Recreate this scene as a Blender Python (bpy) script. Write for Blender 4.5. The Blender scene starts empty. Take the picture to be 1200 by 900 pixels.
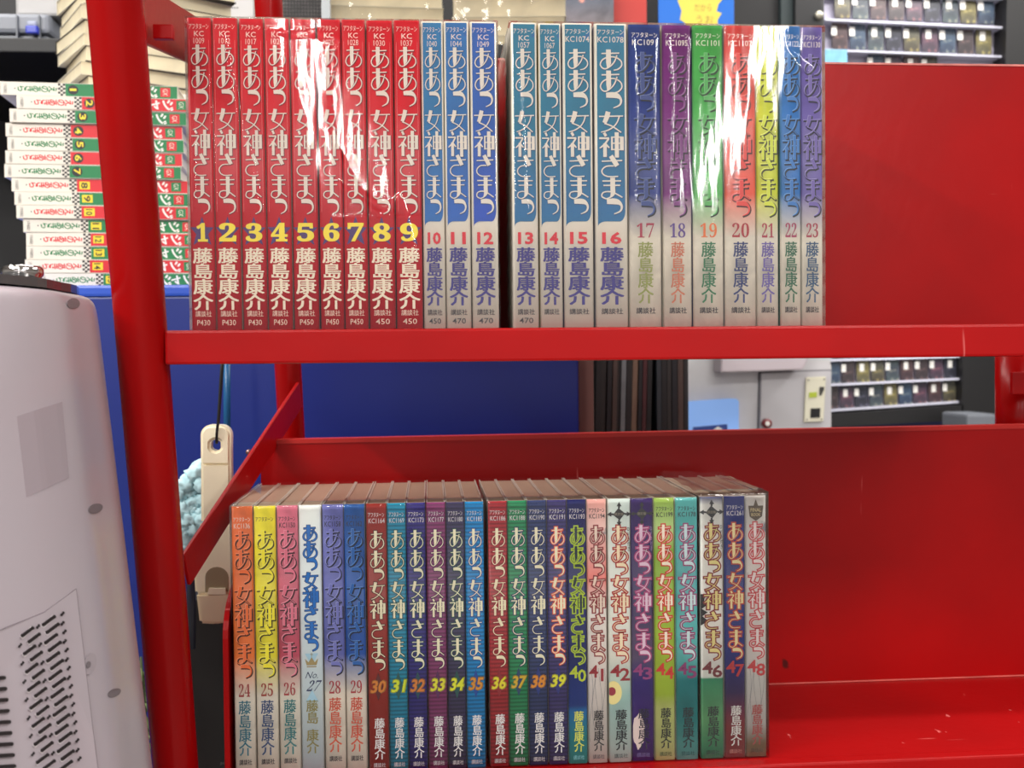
import bpy, bmesh, math, random
from mathutils import Vector, Matrix
random.seed(7)
C = bpy.context.scene.collection
# ---------------------------------------------------------------- camera
FPX = 1250.0
EYE = Vector((0, 0, 1.35))
YAW, PITCH, ROLL = math.atan(.078), -34/1250.0, .0096
F = Vector((math.sin(YAW)*math.cos(PITCH), math.cos(YAW)*math.cos(PITCH), math.sin(PITCH)))
R0 = Vector((math.cos(YAW), -math.sin(YAW), 0))
U0 = R0.cross(F)
R = R0*math.cos(ROLL) - U0*math.sin(ROLL)
U = U0*math.cos(ROLL) + R0*math.sin(ROLL)
cd = bpy.data.cameras.new('camera'); cam = bpy.data.objects.new('camera', cd); C.objects.link(cam)
cd.sensor_width = 36; cd.lens = FPX/1200*36; cd.clip_start = .02
M = Matrix((R, U, -F)).transposed().to_4x4(); M.translation = EYE; cam.matrix_world = M
cd.dof.use_dof = True; cd.dof.focus_distance = .68; cd.dof.aperture_fstop = 15
bpy.context.scene.camera = cam
def at(px, py, Y):                       # pixel of the photograph -> point on the plane at distance Y
    d = F + R*((px-600)/FPX) + U*((450-py)/FPX)
    return EYE + d*(Y/d.y)
# ---------------------------------------------------------------- light
vs = bpy.context.scene.view_settings
vs.view_transform = 'Standard'; vs.look = 'None'; vs.exposure = 0.0; vs.gamma = 1
W = bpy.data.worlds.new('world'); bpy.context.scene.world = W; W.use_nodes = True
W.node_tree.nodes['Background'].inputs[0].default_value = (1, .96, .94, 1)
W.node_tree.nodes['Background'].inputs[1].default_value = .9
def area(name, loc, rx, sx, sy, e, rz=0):
    l = bpy.data.lights.new(name, 'AREA'); l.shape = 'RECTANGLE'; l.size = sx; l.size_y = sy; l.energy = e
    l.color = (1, .97, .93)
    o = bpy.data.objects.new(name, l); o.location = loc; o.rotation_euler = (rx, 0, rz); C.objects.link(o)
    return o
# tube rows run over and behind the camera, plus added fills and tubes over the goods further back
area('ceiling_tube_light', (1.25, -3.15, 2.25), 0, .065, 3.9, 70, .185)
area('ceiling_tube_light', (-.35, -3.1, 2.25), 0, .04, 3.9, 48)
area('ceiling_tube_light', (-1.25, -.3, 2.3), 0, .06, 1.2, 34)  # added fill lamp on the left, brightens the cream brush
area('ceiling_panel_light', (-.9, -1.0, 2.7), 0, 1.1, .5, 42)  # added soft fill, brightens the upright spines from the front
area('ceiling_panel_light', (1.1, -1.0, 2.7), 0, 1.1, .5, 42)  # second added front fill, on the right
area('ceiling_tube_light', (-1.1, .9, 2.7), 0, .1, 2.4, 40)
area('ceiling_tube_light', (1.9, 1.5, 2.7), 0, .1, 2.4, 40)
area('ceiling_tube_light', (.3, 1.45, 2.7), 0, 2.2, .1, 24)
# ---------------------------------------------------------------- materials
MATS = {}
def s2l(c):
    c = c/255.0
    return c/12.92 if c <= .04045 else ((c+.055)/1.055)**2.4
def rgb(c): return (s2l(c[0]), s2l(c[1]), s2l(c[2]), 1)
def mat(name, col, rough=.5, metal=0, noise=0, nscale=40, coat=0, bump=0, emit=0, spec=.5):
    if name in MATS: return MATS[name]
    m = bpy.data.materials.new(name); m.use_nodes = True; MATS[name] = m
    n = m.node_tree.nodes; L = m.node_tree.links; p = n['Principled BSDF']
    p.inputs['Base Color'].default_value = rgb(col); p.inputs['Roughness'].default_value = rough
    p.inputs['Metallic'].default_value = metal; p.inputs['Coat Weight'].default_value = coat
    p.inputs['Specular IOR Level'].default_value = spec
    if emit:
        p.inputs['Emission Color'].default_value = rgb(col); p.inputs['Emission Strength'].default_value = emit
    if noise or bump:
        tc = n.new('ShaderNodeTexCoord'); t = n.new('ShaderNodeTexNoise'); t.inputs['Scale'].default_value = nscale
        t.inputs['Detail'].default_value = 5; L.new(tc.outputs['Object'], t.inputs['Vector'])
        if noise:
            r = n.new('ShaderNodeMapRange'); r.inputs[1].default_value = .3; r.inputs[2].default_value = .7
            r.inputs[3].default_value = 1-noise; r.inputs[4].default_value = 1+noise
            L.new(t.outputs[0], r.inputs[0])
            x = n.new('ShaderNodeMix'); x.data_type = 'RGBA'; x.blend_type = 'MULTIPLY'; x.inputs[0].default_value = 1
            x.inputs[6].default_value = rgb(col); L.new(r.outputs[0], x.inputs[7]); L.new(x.outputs[2], p.inputs['Base Color'])
        if bump:
            b = n.new('ShaderNodeBump'); b.inputs['Strength'].default_value = bump; b.inputs['Distance'].default_value = .002
            L.new(t.outputs[0], b.inputs['Height']); L.new(b.outputs[0], p.inputs['Normal'])
    return m
def ramp_mat(name, stops, axis=2, size=.182, noise=0.0, stripe=None, rough=.4, nscale=60, wave=0, second=None):
    """printed spine: colours laid along the height (fractions from the TOP), optional fine stripes and cloudy print"""
    m = bpy.data.materials.new(name); m.use_nodes = True
    n = m.node_tree.nodes; L = m.node_tree.links; p = n['Principled BSDF']; p.inputs['Roughness'].default_value = rough
    tc = n.new('ShaderNodeTexCoord'); sx = n.new('ShaderNodeSeparateXYZ'); L.new(tc.outputs['Object'], sx.inputs[0])
    mr = n.new('ShaderNodeMapRange'); mr.inputs[1].default_value = size; mr.inputs[2].default_value = 0
    L.new(sx.outputs[axis], mr.inputs[0])
    fac = mr.outputs[0]
    nt = n.new('ShaderNodeTexNoise'); nt.inputs['Scale'].default_value = nscale; nt.inputs['Detail'].default_value = 6
    nt.inputs['Distortion'].default_value = .6
    L.new(tc.outputs['Object'], nt.inputs['Vector'])
    if wave:
        a = n.new('ShaderNodeMath'); a.operation = 'MULTIPLY_ADD'; L.new(nt.outputs[0], a.inputs[0])
        a.inputs[1].default_value = wave; b = n.new('ShaderNodeMath'); b.operation = 'SUBTRACT'; L.new(fac, b.inputs[0]); b.inputs[1].default_value = wave/2
        L.new(b.outputs[0], a.inputs[2]); fac = a.outputs[0]
    cr = n.new('ShaderNodeValToRGB'); L.new(fac, cr.inputs[0]); e = cr.color_ramp.elements
    e[0].position = stops[0][0]; e[0].color = rgb(stops[0][1]); e[1].position = stops[-1][0]; e[1].color = rgb(stops[-1][1])
    for s in stops[1:-1]:
        q = e.new(s[0]); q.color = rgb(s[1])
    out = cr.outputs[0]
    def mul(out, src, lo, hi, a=.3, b=.7):
        r = n.new('ShaderNodeMapRange'); r.inputs[1].default_value = a; r.inputs[2].default_value = b
        r.inputs[3].default_value = lo; r.inputs[4].default_value = hi; L.new(src, r.inputs[0])
        x = n.new('ShaderNodeMix'); x.data_type = 'RGBA'; x.blend_type = 'MULTIPLY'; x.inputs[0].default_value = 1
        L.new(out, x.inputs[6]); L.new(r.outputs[0], x.inputs[7]); return x.outputs[2]
    if second:
        r = n.new('ShaderNodeMapRange'); r.inputs[1].default_value = second[1]; r.inputs[2].default_value = second[1]+.06; L.new(nt.outputs[0], r.inputs[0])
        x = n.new('ShaderNodeMix'); x.data_type = 'RGBA'; L.new(r.outputs[0], x.inputs[0]); L.new(out, x.inputs[6]); x.inputs[7].default_value = rgb(second[0]); out = x.outputs[2]
    if noise: out = mul(out, nt.outputs[0], 1-noise, 1+noise)
    if stripe:
        w = n.new('ShaderNodeTexWave'); w.bands_direction = 'Z'; w.inputs['Scale'].default_value = stripe[0]
        w.inputs['Distortion'].default_value = .4; L.new(tc.outputs['Object'], w.inputs['Vector'])
        out = mul(out, w.outputs[1], stripe[1], 1.12, .15, .85)
    L.new(out, p.inputs['Base Color'])
    return m
def red_paint(name, col, scratch=True, rough=.32):
    m = bpy.data.materials.new(name); m.use_nodes = True; MATS[name] = m
    n = m.node_tree.nodes; L = m.node_tree.links; p = n['Principled BSDF']; p.inputs['Roughness'].default_value = rough; p.inputs['Specular IOR Level'].default_value = .16
    tc = n.new('ShaderNodeTexCoord')
    t = n.new('ShaderNodeTexNoise'); t.inputs['Scale'].default_value = 9; t.inputs['Detail'].default_value = 7; L.new(tc.outputs['Object'], t.inputs['Vector'])
    cr = n.new('ShaderNodeValToRGB'); L.new(t.outputs[0], cr.inputs[0])
    cr.color_ramp.elements[0].position = .3; cr.color_ramp.elements[0].color = rgb([c*.93 for c in col])
    cr.color_ramp.elements[1].position = .7; cr.color_ramp.elements[1].color = rgb([min(255, c*1.04) for c in col])
    out = cr.outputs[0]
    if scratch:        # sparse pale scratches and dark chips
        for sc, rot, thr, cc in ((( 9, 60, 160), .5, .765, (205, 105, 100)), ((120, 60, 10), -.3, .765, (200, 95, 92)), ((45, 45, 45), 0, .80, (70, 14, 14))):
            mp = n.new('ShaderNodeMapping'); mp.inputs['Scale'].default_value = sc; mp.inputs['Rotation'].default_value = (0, rot, 0)
            L.new(tc.outputs['Object'], mp.inputs[0]); q = n.new('ShaderNodeTexNoise'); q.inputs['Scale'].default_value = 1; q.inputs['Detail'].default_value = 2
            L.new(mp.outputs[0], q.inputs['Vector']); r = n.new('ShaderNodeMapRange'); r.inputs[1].default_value = thr-.03; r.inputs[2].default_value = thr+.01
            L.new(q.outputs[0], r.inputs[0]); x = n.new('ShaderNodeMix'); x.data_type = 'RGBA'; L.new(r.outputs[0], x.inputs[0]); L.new(out, x.inputs[6])
            x.inputs[7].default_value = rgb(cc); out = x.outputs[2]
    L.new(out, p.inputs['Base Color'])
    b = n.new('ShaderNodeBump'); b.inputs['Strength'].default_value = .12; b.inputs['Distance'].default_value = .001
    t2 = n.new('ShaderNodeTexNoise'); t2.inputs['Scale'].default_value = 120; L.new(tc.outputs['Object'], t2.inputs['Vector'])
    L.new(t2.outputs[0], b.inputs['Height']); L.new(b.outputs[0], p.inputs['Normal'])
    return m
def film_mat(name, fac=.5, rough=.07):
    m = bpy.data.materials.new(name); m.use_nodes = True; MATS[name] = m
    n = m.node_tree.nodes; L = m.node_tree.links; n.remove(n['Principled BSDF']); o = n['Material Output']
    t = n.new('ShaderNodeBsdfTransparent'); t.inputs[0].default_value = (.97, .97, .97, 1)
    g = n.new('ShaderNodeBsdfGlossy'); g.inputs['Roughness'].default_value = rough; g.inputs[0].default_value = (1, 1, 1, 1)
    f = n.new('ShaderNodeFresnel'); f.inputs[0].default_value = 1.5
    k = n.new('ShaderNodeMath'); k.operation = 'MULTIPLY'; k.inputs[1].default_value = fac; k.use_clamp = True
    L.new(f.outputs[0], k.inputs[0]); x = n.new('ShaderNodeMixShader'); L.new(k.outputs[0], x.inputs[0]); L.new(t.outputs[0], x.inputs[1]); L.new(g.outputs[0], x.inputs[2])
    L.new(x.outputs[0], o.inputs[0])
    return m
RED = red_paint('red_paint', (152, 7, 9)); RED2 = red_paint('red_paint_tube', (150, 6, 7), rough=.25, scratch=False)
FILM = film_mat('clear_film', .75, .06)
FILM2 = film_mat('clear_film_top', 1.2, .12)
PAGES = ramp_mat('page_edges', [(0, (196, 172, 148)), (1, (204, 180, 156))], stripe=(900, .85))
PAGES2 = ramp_mat('page_edges_flat', [(0, (205, 192, 160)), (1, (224, 212, 180))], noise=.12, size=.02, nscale=25)
# ---------------------------------------------------------------- mesh helpers
def link(name, bm, m, parent=None, smooth=False):
    me = bpy.data.meshes.new(name); bm.normal_update(); bm.to_mesh(me); bm.free()
    for k in (m if isinstance(m, (list, tuple)) else [m]): me.materials.append(k)
    if smooth:
        for p in me.polygons: p.use_smooth = True
    o = bpy.data.objects.new(name, me); C.objects.link(o)
    if parent is not None: o.parent = parent
    return o
def tag(o, label=None, cat=None, group=None, kind=None):
    for k, v in (('label', label), ('category', cat), ('group', group), ('kind', kind)):
        if v: o[k] = v
    return o
def empty(name, loc, rz=0, rx=0, ry=0):
    o = bpy.data.objects.new(name, None); C.objects.link(o); o.location = loc; o.rotation_euler = (rx, ry, rz); o.empty_display_size = .02
    return o
def box(bm, x0, x1, y0, y1, z0, z1, bev=0, mi=0):
    vs_ = [bm.verts.new((x, y, z)) for x in (x0, x1) for y in (y0, y1) for z in (z0, z1)]
    f = [(0, 1, 3, 2), (4, 6, 7, 5), (0, 4, 5, 1), (2, 3, 7, 6), (0, 2, 6, 4), (1, 5, 7, 3)]
    fs = [bm.faces.new([vs_[i] for i in q]) for q in f]
    for q in fs: q.material_index = mi
    if bev:
        es = list({e for q in fs for e in q.edges})
        bmesh.ops.bevel(bm, geom=es, offset=bev, segments=2, affect='EDGES', profile=.6)
def hexa(bm, a, b):                     # two quads (4 points each) joined to a solid
    va = [bm.verts.new(p) for p in a]; vb = [bm.verts.new(p) for p in b]
    bm.faces.new(va); bm.faces.new(vb[::-1])
    for i in range(4): bm.faces.new((va[i], vb[i], vb[(i+1) % 4], va[(i+1) % 4]))
    bmesh.ops.recalc_face_normals(bm, faces=bm.faces)
def prism(bm, pts, y0, y1):             # outline in xz pushed along y
    a = [bm.verts.new((x, y0, z)) for x, z in pts]; b = [bm.verts.new((x, y1, z)) for x, z in pts]
    bm.faces.new(a); bm.faces.new(b[::-1]); n = len(pts)
    for i in range(n): bm.faces.new((a[i], b[i], b[(i+1) % n], a[(i+1) % n]))
    bmesh.ops.recalc_face_normals(bm, faces=bm.faces)
def tube(bm, pts, r, seg=24, caps=True, rr=None):
    rings = []; n = len(pts); pts = [Vector(p) for p in pts]; up = None
    for i, p in enumerate(pts):
        d = (pts[min(i+1, n-1)]-pts[max(i-1, 0)]).normalized()
        if up is None: up = d.orthogonal().normalized()
        up = (up - d*up.dot(d)).normalized(); s = d.cross(up)
        q = rr[i] if rr else r
        rings.append([bm.verts.new(p + (up*math.cos(t)+s*math.sin(t))*q) for t in [2*math.pi*k/seg for k in range(seg)]])
    for a, b in zip(rings, rings[1:]):
        for k in range(seg): bm.faces.new((a[k], a[(k+1) % seg], b[(k+1) % seg], b[k]))
    if caps: bm.faces.new(rings[0][::-1]); bm.faces.new(rings[-1])
    bmesh.ops.recalc_face_normals(bm, faces=bm.faces)
# ---------------------------------------------------------------- lettering
TC = {}
def glyphs(s, off=0.0, res=2):
    k = (s, off)
    if k not in TC:
        c = bpy.data.curves.new('t', 'FONT'); c.body = s; c.resolution_u = res; c.offset = off
        o = bpy.data.objects.new('t', c); C.objects.link(o); bpy.context.view_layer.update()
        me = bpy.data.meshes.new_from_object(o.evaluated_get(bpy.context.evaluated_depsgraph_get()))
        v = [(q.co.x, q.co.y) for q in me.vertices]; f = [tuple(p.vertices) for p in me.polygons]
        bpy.data.objects.remove(o); bpy.data.curves.remove(c); bpy.data.meshes.remove(me)
        xs = [q[0] for q in v] or [0, 1]; ys = [q[1] for q in v] or [0, 1]
        TC[k] = (v, f, min(xs), max(xs), min(ys), max(ys))
    return TC[k]
class Flat:                              # flat print in the local xz plane, facing -y
    def __init__(s): s.v = []; s.f = []
    def add(s, pts, faces, y=0.0):
        b = len(s.v); s.v += [(x, y, z) for x, z in pts]; s.f += [tuple(b+i for i in f) for f in faces]
    def string(s, t, x0, x1, z0, z1, off=0.0, shear=0, y=0.0, rot=0):
        cj = ord(t[0]) > 0x2fff and ord(t[0]) < 0x10000
        if cj and off > 0:
            q = off*(x1-x0)/len(t)*.8
            for k, (dx, dz_) in enumerate(((-q, 0), (q, 0), (0, q*.6), (0, -q*.6))): s.string(t, x0+dx, x1+dx, z0+dz_, z1+dz_, 0, shear, y-k*2e-6, rot)
            return
        v, f, a, b, c, d = glyphs(t, off)
        if rot == 0: pts = [(x0+(p-a)/(b-a)*(x1-x0)+shear*(q-c)/(d-c)*(z1-z0), z0+(q-c)/(d-c)*(z1-z0)) for p, q in v]
        else: pts = [(x0+(q-c)/(d-c)*(x1-x0), z1-(p-a)/(b-a)*(z1-z0)) for p, q in v]     # glyph tops to the right
        s.add(pts, f, y)
    def em(s, ch, cx, cz, w, h, off=0.0, y=0.0, rot=0):
        if off > 0:
            q = off*w*1.1
            for k, (dx, dz_) in enumerate(((-q, -q*.45), (q, -q*.45), (-q, q*.45), (q, q*.45))): s.em(ch, cx+dx, cz+dz_, w, h, 0, y-k*2e-6, rot)
            return
        v, f = glyphs(ch, off)[:2]
        if rot == 0: pts = [(cx+(p-.5)*w, cz+(q-.38)*h) for p, q in v]
        else: pts = [(cx+(q-.38)*w, cz-(p-.5)*h) for p, q in v]
        s.add(pts, f, y)
    def poly(s, pts, y=0.0): s.add(pts, [tuple(range(len(pts)))], y)
    def ribbon(s, pts, ws, y=0.0):
        L_ = []; Rr = []; n = len(pts)
        for i, (x, z) in enumerate(pts):
            a = pts[max(i-1, 0)]; b = pts[min(i+1, n-1)]; dx, dz = b[0]-a[0], b[1]-a[1]; l = math.hypot(dx, dz) or 1
            L_.append((x-dz/l*ws[i]/2, z+dx/l*ws[i]/2)); Rr.append((x+dz/l*ws[i]/2, z-dx/l*ws[i]/2))
        s.add(L_+Rr, [(i, n+i, n+i+1, i+1) for i in range(n-1)], y)
    def build(s, name, m, parent):
        me = bpy.data.meshes.new(name); me.from_pydata(s.v, [], s.f); me.materials.append(m); me.update()
        o = bpy.data.objects.new(name, me); C.objects.link(o); o.parent = parent
        return o
def spl(pts, k=5):
    out = []; n = len(pts)
    for i in range(n-1):
        p0, p1, p2, p3 = pts[max(i-1, 0)], pts[i], pts[i+1], pts[min(i+2, n-1)]
        for j in range(k):
            t = j/k; out.append(tuple(.5*(2*b+(c-a)*t+(2*a-5*b+4*c-d)*t*t+(3*b-a-3*c+d)*t**3) for a, b, c, d in zip(p0, p1, p2, p3)))
    out.append(pts[-1]); return out
T1 = .055
LOGO = {
 'a': [[(.12, .8, T1), (.86, .83, T1)], [(.41, 1.0, .2), (.41, .5, .2), (.41, .3, .19), (.35, .12, .03)],
       [(.76, .72, T1), (.66, .42, T1), (.5, .2, T1), (.3, .06, T1), (.15, .1, T1), (.07, .28, T1), (.17, .5, T1), (.42, .63, T1), (.7, .62, T1), (.92, .45, T1), (.95, .22, T1), (.8, .04, T1), (.62, -.01, .04)]],
 't': [[(.3, .86, .2), (.55, .88, .24), (.74, .84, .22), (.88, .68, .12), (.92, .45, .09), (.84, .2, .07), (.6, .03, .04)]],
 'w': [[(.0, .76, T1), (1.0, .79, T1)], [(.38, 1.0, .2), (.32, .72, .2), (.22, .44, .17)], [(.22, .42, .06), (.5, .3, T1), (.72, .14, T1), (.92, -.03, T1)],
       [(.84, .78, T1), (.76, .5, T1), (.6, .25, T1), (.35, .07, T1), (.08, -.02, .04)]],
 'k': [[(.2, 1.0, .12), (.29, .86, .12)], [(.0, .77, .08), (.42, .77, .08)], [(.4, .76, .08), (.22, .52, .08), (.02, .36, .05)], [(.24, .56, .15), (.24, .0, .15)], [(.3, .5, .08), (.42, .38, .06)],
       [(.53, .84, .08), (.53, .28, .08)], [(.5, .82, .05), (1.0, .82, .05)], [(.5, .57, .05), (1.0, .57, .05)], [(.5, .31, .05), (1.0, .31, .05)], [(.94, .84, .16), (.94, .28, .16)], [(.73, 1.02, .17), (.73, -.02, .17)]],
 's': [[(.1, .74, T1), (.95, .78, T1)], [(.48, 1.0, .18), (.6, .78, .2), (.74, .52, .2)], [(.6, .52, T1), (.3, .5, T1), (.12, .34, T1), (.14, .14, T1), (.36, .01, T1), (.78, .02, T1)]],
 'm': [[(.12, .84, T1), (.9, .85, T1)], [(.16, .63, T1), (.86, .64, T1)], [(.55, 1.0, .2), (.55, .5, .2), (.55, .25, .19), (.46, .07, .06)],
       [(.46, .07, T1), (.28, .0, T1), (.1, .1, T1), (.14, .28, T1), (.36, .34, T1), (.6, .28, T1), (.95, .06, T1)]]}
SEQ = 'aatwksmt'
ONES = 'zero one two three four five six seven eight nine ten eleven twelve thirteen fourteen fifteen sixteen seventeen eighteen nineteen'.split()
def words(n): return ONES[n] if n < 20 else {2: 'twenty', 3: 'thirty', 4: 'forty'}[n//10]+('-'+ONES[n % 10] if n % 10 else '')
ORD = 'topmost second third fourth fifth sixth seventh eighth ninth tenth eleventh twelfth'.split()
def rank(k): return 'first second third fourth fifth sixth seventh eighth ninth tenth eleventh twelfth'.split()[k-1]
LAY1 = [(.085, .152), (.154, .226), (.228, .278), (.289, .355), (.358, .438), (.434, .503), (.506, .575), (.578, .627)]
LAY2 = [(.101, .168), (.175, .240), (.244, .286), (.292, .354), (.360, .428), (.438, .502), (.509, .576), (.580, .622)]
H = .182
def logo(fl, w, lay, cx, gw, grow=0.0, dx=0, dz=0, y=0.0):
    for ch, (t, b) in zip(SEQ, lay):
        z1 = H*(1-t); z0 = H*(1-b); h = z1-z0
        for j, st in enumerate(LOGO[ch]):
            q = spl(st) if len(st) > 2 else st
            asp = gw*w
            pts = [(cx+(p[0]-.5)*asp+dx, z0+p[1]*h+dz) for p in q]
            ws = [(p[2]*asp+grow*2) for p in q]
            if grow:   # lengthen the ends so that the outline wraps them
                for e, o_ in ((0, 1), (-1, -2)):
                    ddx, ddz = pts[e][0]-pts[o_][0], pts[e][1]-pts[o_][1]; l = math.hypot(ddx, ddz) or 1
                    pts[e] = (pts[e][0]+ddx/l*grow, pts[e][1]+ddz/l*grow)
            fl.ribbon(pts, ws, y-j*2e-6)
def vtext(fl, s, cx, w, t, b, off=0.0, y=0.0, gap=0):
    n = len(s); ch = (b-t)/n
    for i, c in enumerate(s): fl.em(c, cx, H*(1-(t+ch*(i+.5))), w, H*ch*1.06, off, y)
MB_D = {str(i): chr(0x1D7CE+i) for i in range(10)}
def serif(s): return ''.join(MB_D[c] for c in s)
# ---------------------------------------------------------------- book
CREAM = (240, 232, 216)
INK = {}
def ink(c):
    c = tuple(int(v) for v in c)
    if c not in INK: INK[c] = mat('ink_%d_%d_%d' % c, c, .45)
    return INK[c]
def make_book(w, depth, cover_m, side_m, r=.0016, pages_m=None, h=H):
    """jacket: rounded spine and two boards (one mesh), page block inside"""
    root = empty('book', (0, 0, 0)); bm = bmesh.new(); t = .0007
    prof = [(-w/2, depth)]
    for k in range(5): a = math.pi+math.pi/2*k/4; prof.append((-w/2+r+r*math.cos(a), r+r*math.sin(a)))
    for k in range(5): a = 1.5*math.pi+math.pi/2*k/4; prof.append((w/2-r+r*math.cos(a), r+r*math.sin(a)))
    prof.append((w/2, depth)); prof = prof
    inner = [(-w/2+t, depth), (-w/2+t, t+.0004), (w/2-t, t+.0004), (w/2-t, depth)]
    lo = [bm.verts.new((x, y, 0)) for x, y in prof]; hi = [bm.verts.new((x, y, h)) for x, y in prof]
    for i in range(len(prof)-1):
        f = bm.faces.new((lo[i], lo[i+1], hi[i+1], hi[i])); f.material_index = 1 if i in (0, len(prof)-2) else 0; f.smooth = i not in (0, len(prof)-2)
    il = [bm.verts.new((x, y, 0)) for x, y in inner]; ih = [bm.verts.new((x, y, h)) for x, y in inner]
    for i in range(3): bm.faces.new((il[i+1], il[i], ih[i], ih[i+1])).material_index = 1
    for A, B in ((lo, il), (hi, ih)):
        f = bm.faces.new(A+B[::-1]) if A is hi else bm.faces.new(A[::-1]+B); f.material_index = 1
    for a, b in (((lo[0], hi[0]), (il[0], ih[0])), ((lo[-1], hi[-1]), (il[-1], ih[-1]))): bm.faces.new((a[0], a[1], b[1], b[0])).material_index = 1
    link('cover', bm, [cover_m, side_m], root)
    bm = bmesh.new(); box(bm, -w/2+t*1.2, w/2-t*1.2, .0016, depth-.0015, .0012, h-.0012)
    link('page_block', bm, pages_m or PAGES, root)
    return root
YU, YL = .64, .72
ZU = at(222, 387.5, YU).z; ZL = at(590, 898.5, YL).z
RED_S = (200, 26, 46)
def stops_fade(c1, c2=None, a=.60, b=.70): return [(0, c1), (a-.04, c2 or c1), (b, CREAM), (1, CREAM)]
B = {}      # vol -> (pixel left, pixel right)
up_px = [221.5, 250.5, 251, 281, 282, 311, 312, 341, 342, 372, 373.5, 401.5, 402, 430, 431, 462, 463, 494, 495, 521, 521.5, 551, 552, 583.5,
         600, 630.5, 632, 659, 660, 695, 697, 735.5, 737, 775, 777, 811, 812, 848, 849, 886, 887, 913, 914, 938.5, 939, 965]
lo_px = [273, 298, 299, 325, 326, 351, 351.5, 378, 379, 404, 404.5, 429, 430.5, 454.5, 455, 477, 477.5, 500, 501, 523.5, 524, 545.5, 546, 568,
         573, 595.5, 596, 618.5, 619, 641.5, 642, 665, 665.5, 688, 688.5, 711.5, 713, 739.5, 740, 766, 767, 791, 792, 818, 821, 848, 849, 873.5, 874, 898.5]
for i in range(23): B[i+1] = (up_px[2*i], up_px[2*i+1])
for i in range(25): B[i+24] = (lo_px[2*i], lo_px[2*i+1])
CODE = dict(zip(range(1, 24), '1009 1012 1017 1021 1024 1025 1028 1030 1037 1040 1044 1049 1057 1067 1074 1078 1091 1095 1101 1107 1114 1122 1130'.split()))
CODE.update({24: '1136', 25: '', 26: '1150', 28: '1158', 29: '1162', 30: '1164', 31: '1169', 32: '1173', 33: '1177', 34: '1180', 35: '1185', 36: '1186', 37: '1188', 38: '1190', 39: '1191', 40: '1193', 41: '1194', 44: '1199', 45: '1178', 47: '1261'})
PRICE = {1: 'P430', 2: 'P430', 3: 'P430', 4: 'P450', 5: 'P450', 6: 'P450', 7: 'P450', 8: '450', 9: '450', 10: '450', 11: '470', 12: '470', 13: '470'}
AU = '藤島康介'; PUB = '講談社'; HD = 'アフタヌーン'
# cover colour, second colour, number colour, author colour, words
MID = {17: ((44, 62, 122), (40, 58, 130), (165, 40, 70), (140, 146, 72), 'dark blue'), 18: ((112, 44, 112), (120, 40, 118), (92, 62, 140), (196, 108, 78), 'purple'),
       19: ((70, 158, 74), (84, 176, 90), (224, 110, 50), (34, 112, 72), 'green'), 20: ((206, 62, 56), (224, 90, 70), (168, 40, 52), (34, 52, 110), 'coral red'),
       21: ((196, 204, 56), (200, 206, 50), (168, 46, 70), (100, 84, 160), 'yellow-green'), 22: ((44, 110, 176), (40, 112, 180), (160, 52, 90), (34, 100, 70), 'mid blue'),
       23: ((104, 88, 156), (108, 94, 160), (166, 50, 74), (44, 82, 118), 'violet'), 24: ((222, 106, 48), (226, 118, 50), (156, 52, 52), (36, 112, 132), 'orange'),
       25: ((232, 220, 40), (220, 210, 40), (158, 58, 44), (42, 72, 120), 'yellow'), 26: ((214, 112, 134), (186, 70, 92), (166, 52, 56), (28, 118, 122), 'pink'),
       28: ((108, 112, 180), (92, 98, 168), (166, 50, 60), (206, 82, 52), 'lavender blue'), 29: ((20, 88, 162), (18, 78, 160), (170, 50, 58), (204, 74, 44), 'deep blue')}
STR = {30: ((150, 38, 28), (90, 18, 20), (214, 130, 40), 'plain brick red'), 31: ((24, 138, 170), (16, 84, 84), (214, 226, 40), 'striped turquoise'), 32: ((50, 44, 124), (20, 70, 84), (214, 128, 50), 'striped indigo'),
       33: ((134, 58, 108), (84, 24, 84), (226, 220, 50), 'striped plum'), 34: ((62, 58, 92), (18, 76, 74), (224, 226, 40), 'striped slate grey'), 35: ((16, 134, 196), (14, 70, 150), (214, 146, 46), 'striped bright blue'),
       36: ((168, 44, 52), (140, 20, 34), (228, 216, 40), 'striped crimson'), 37: ((42, 140, 92), (22, 64, 104), (214, 176, 40), 'striped green'), 38: ((52, 66, 110), (24, 48, 124), (220, 142, 40), 'striped steel navy'), 39: ((66, 60, 116), (30, 40, 120), (226, 222, 50), 'striped dusky violet')}
SCRIPT_SIDE = mat('cover_white', (222, 216, 204), .4, noise=.04)
SIDES = {6: (60, 50, 110), 12: (228, 222, 214), 14: (204, 180, 60), 15: (60, 48, 130), 19: (50, 60, 120), 22: (40, 110, 90)}
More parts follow.
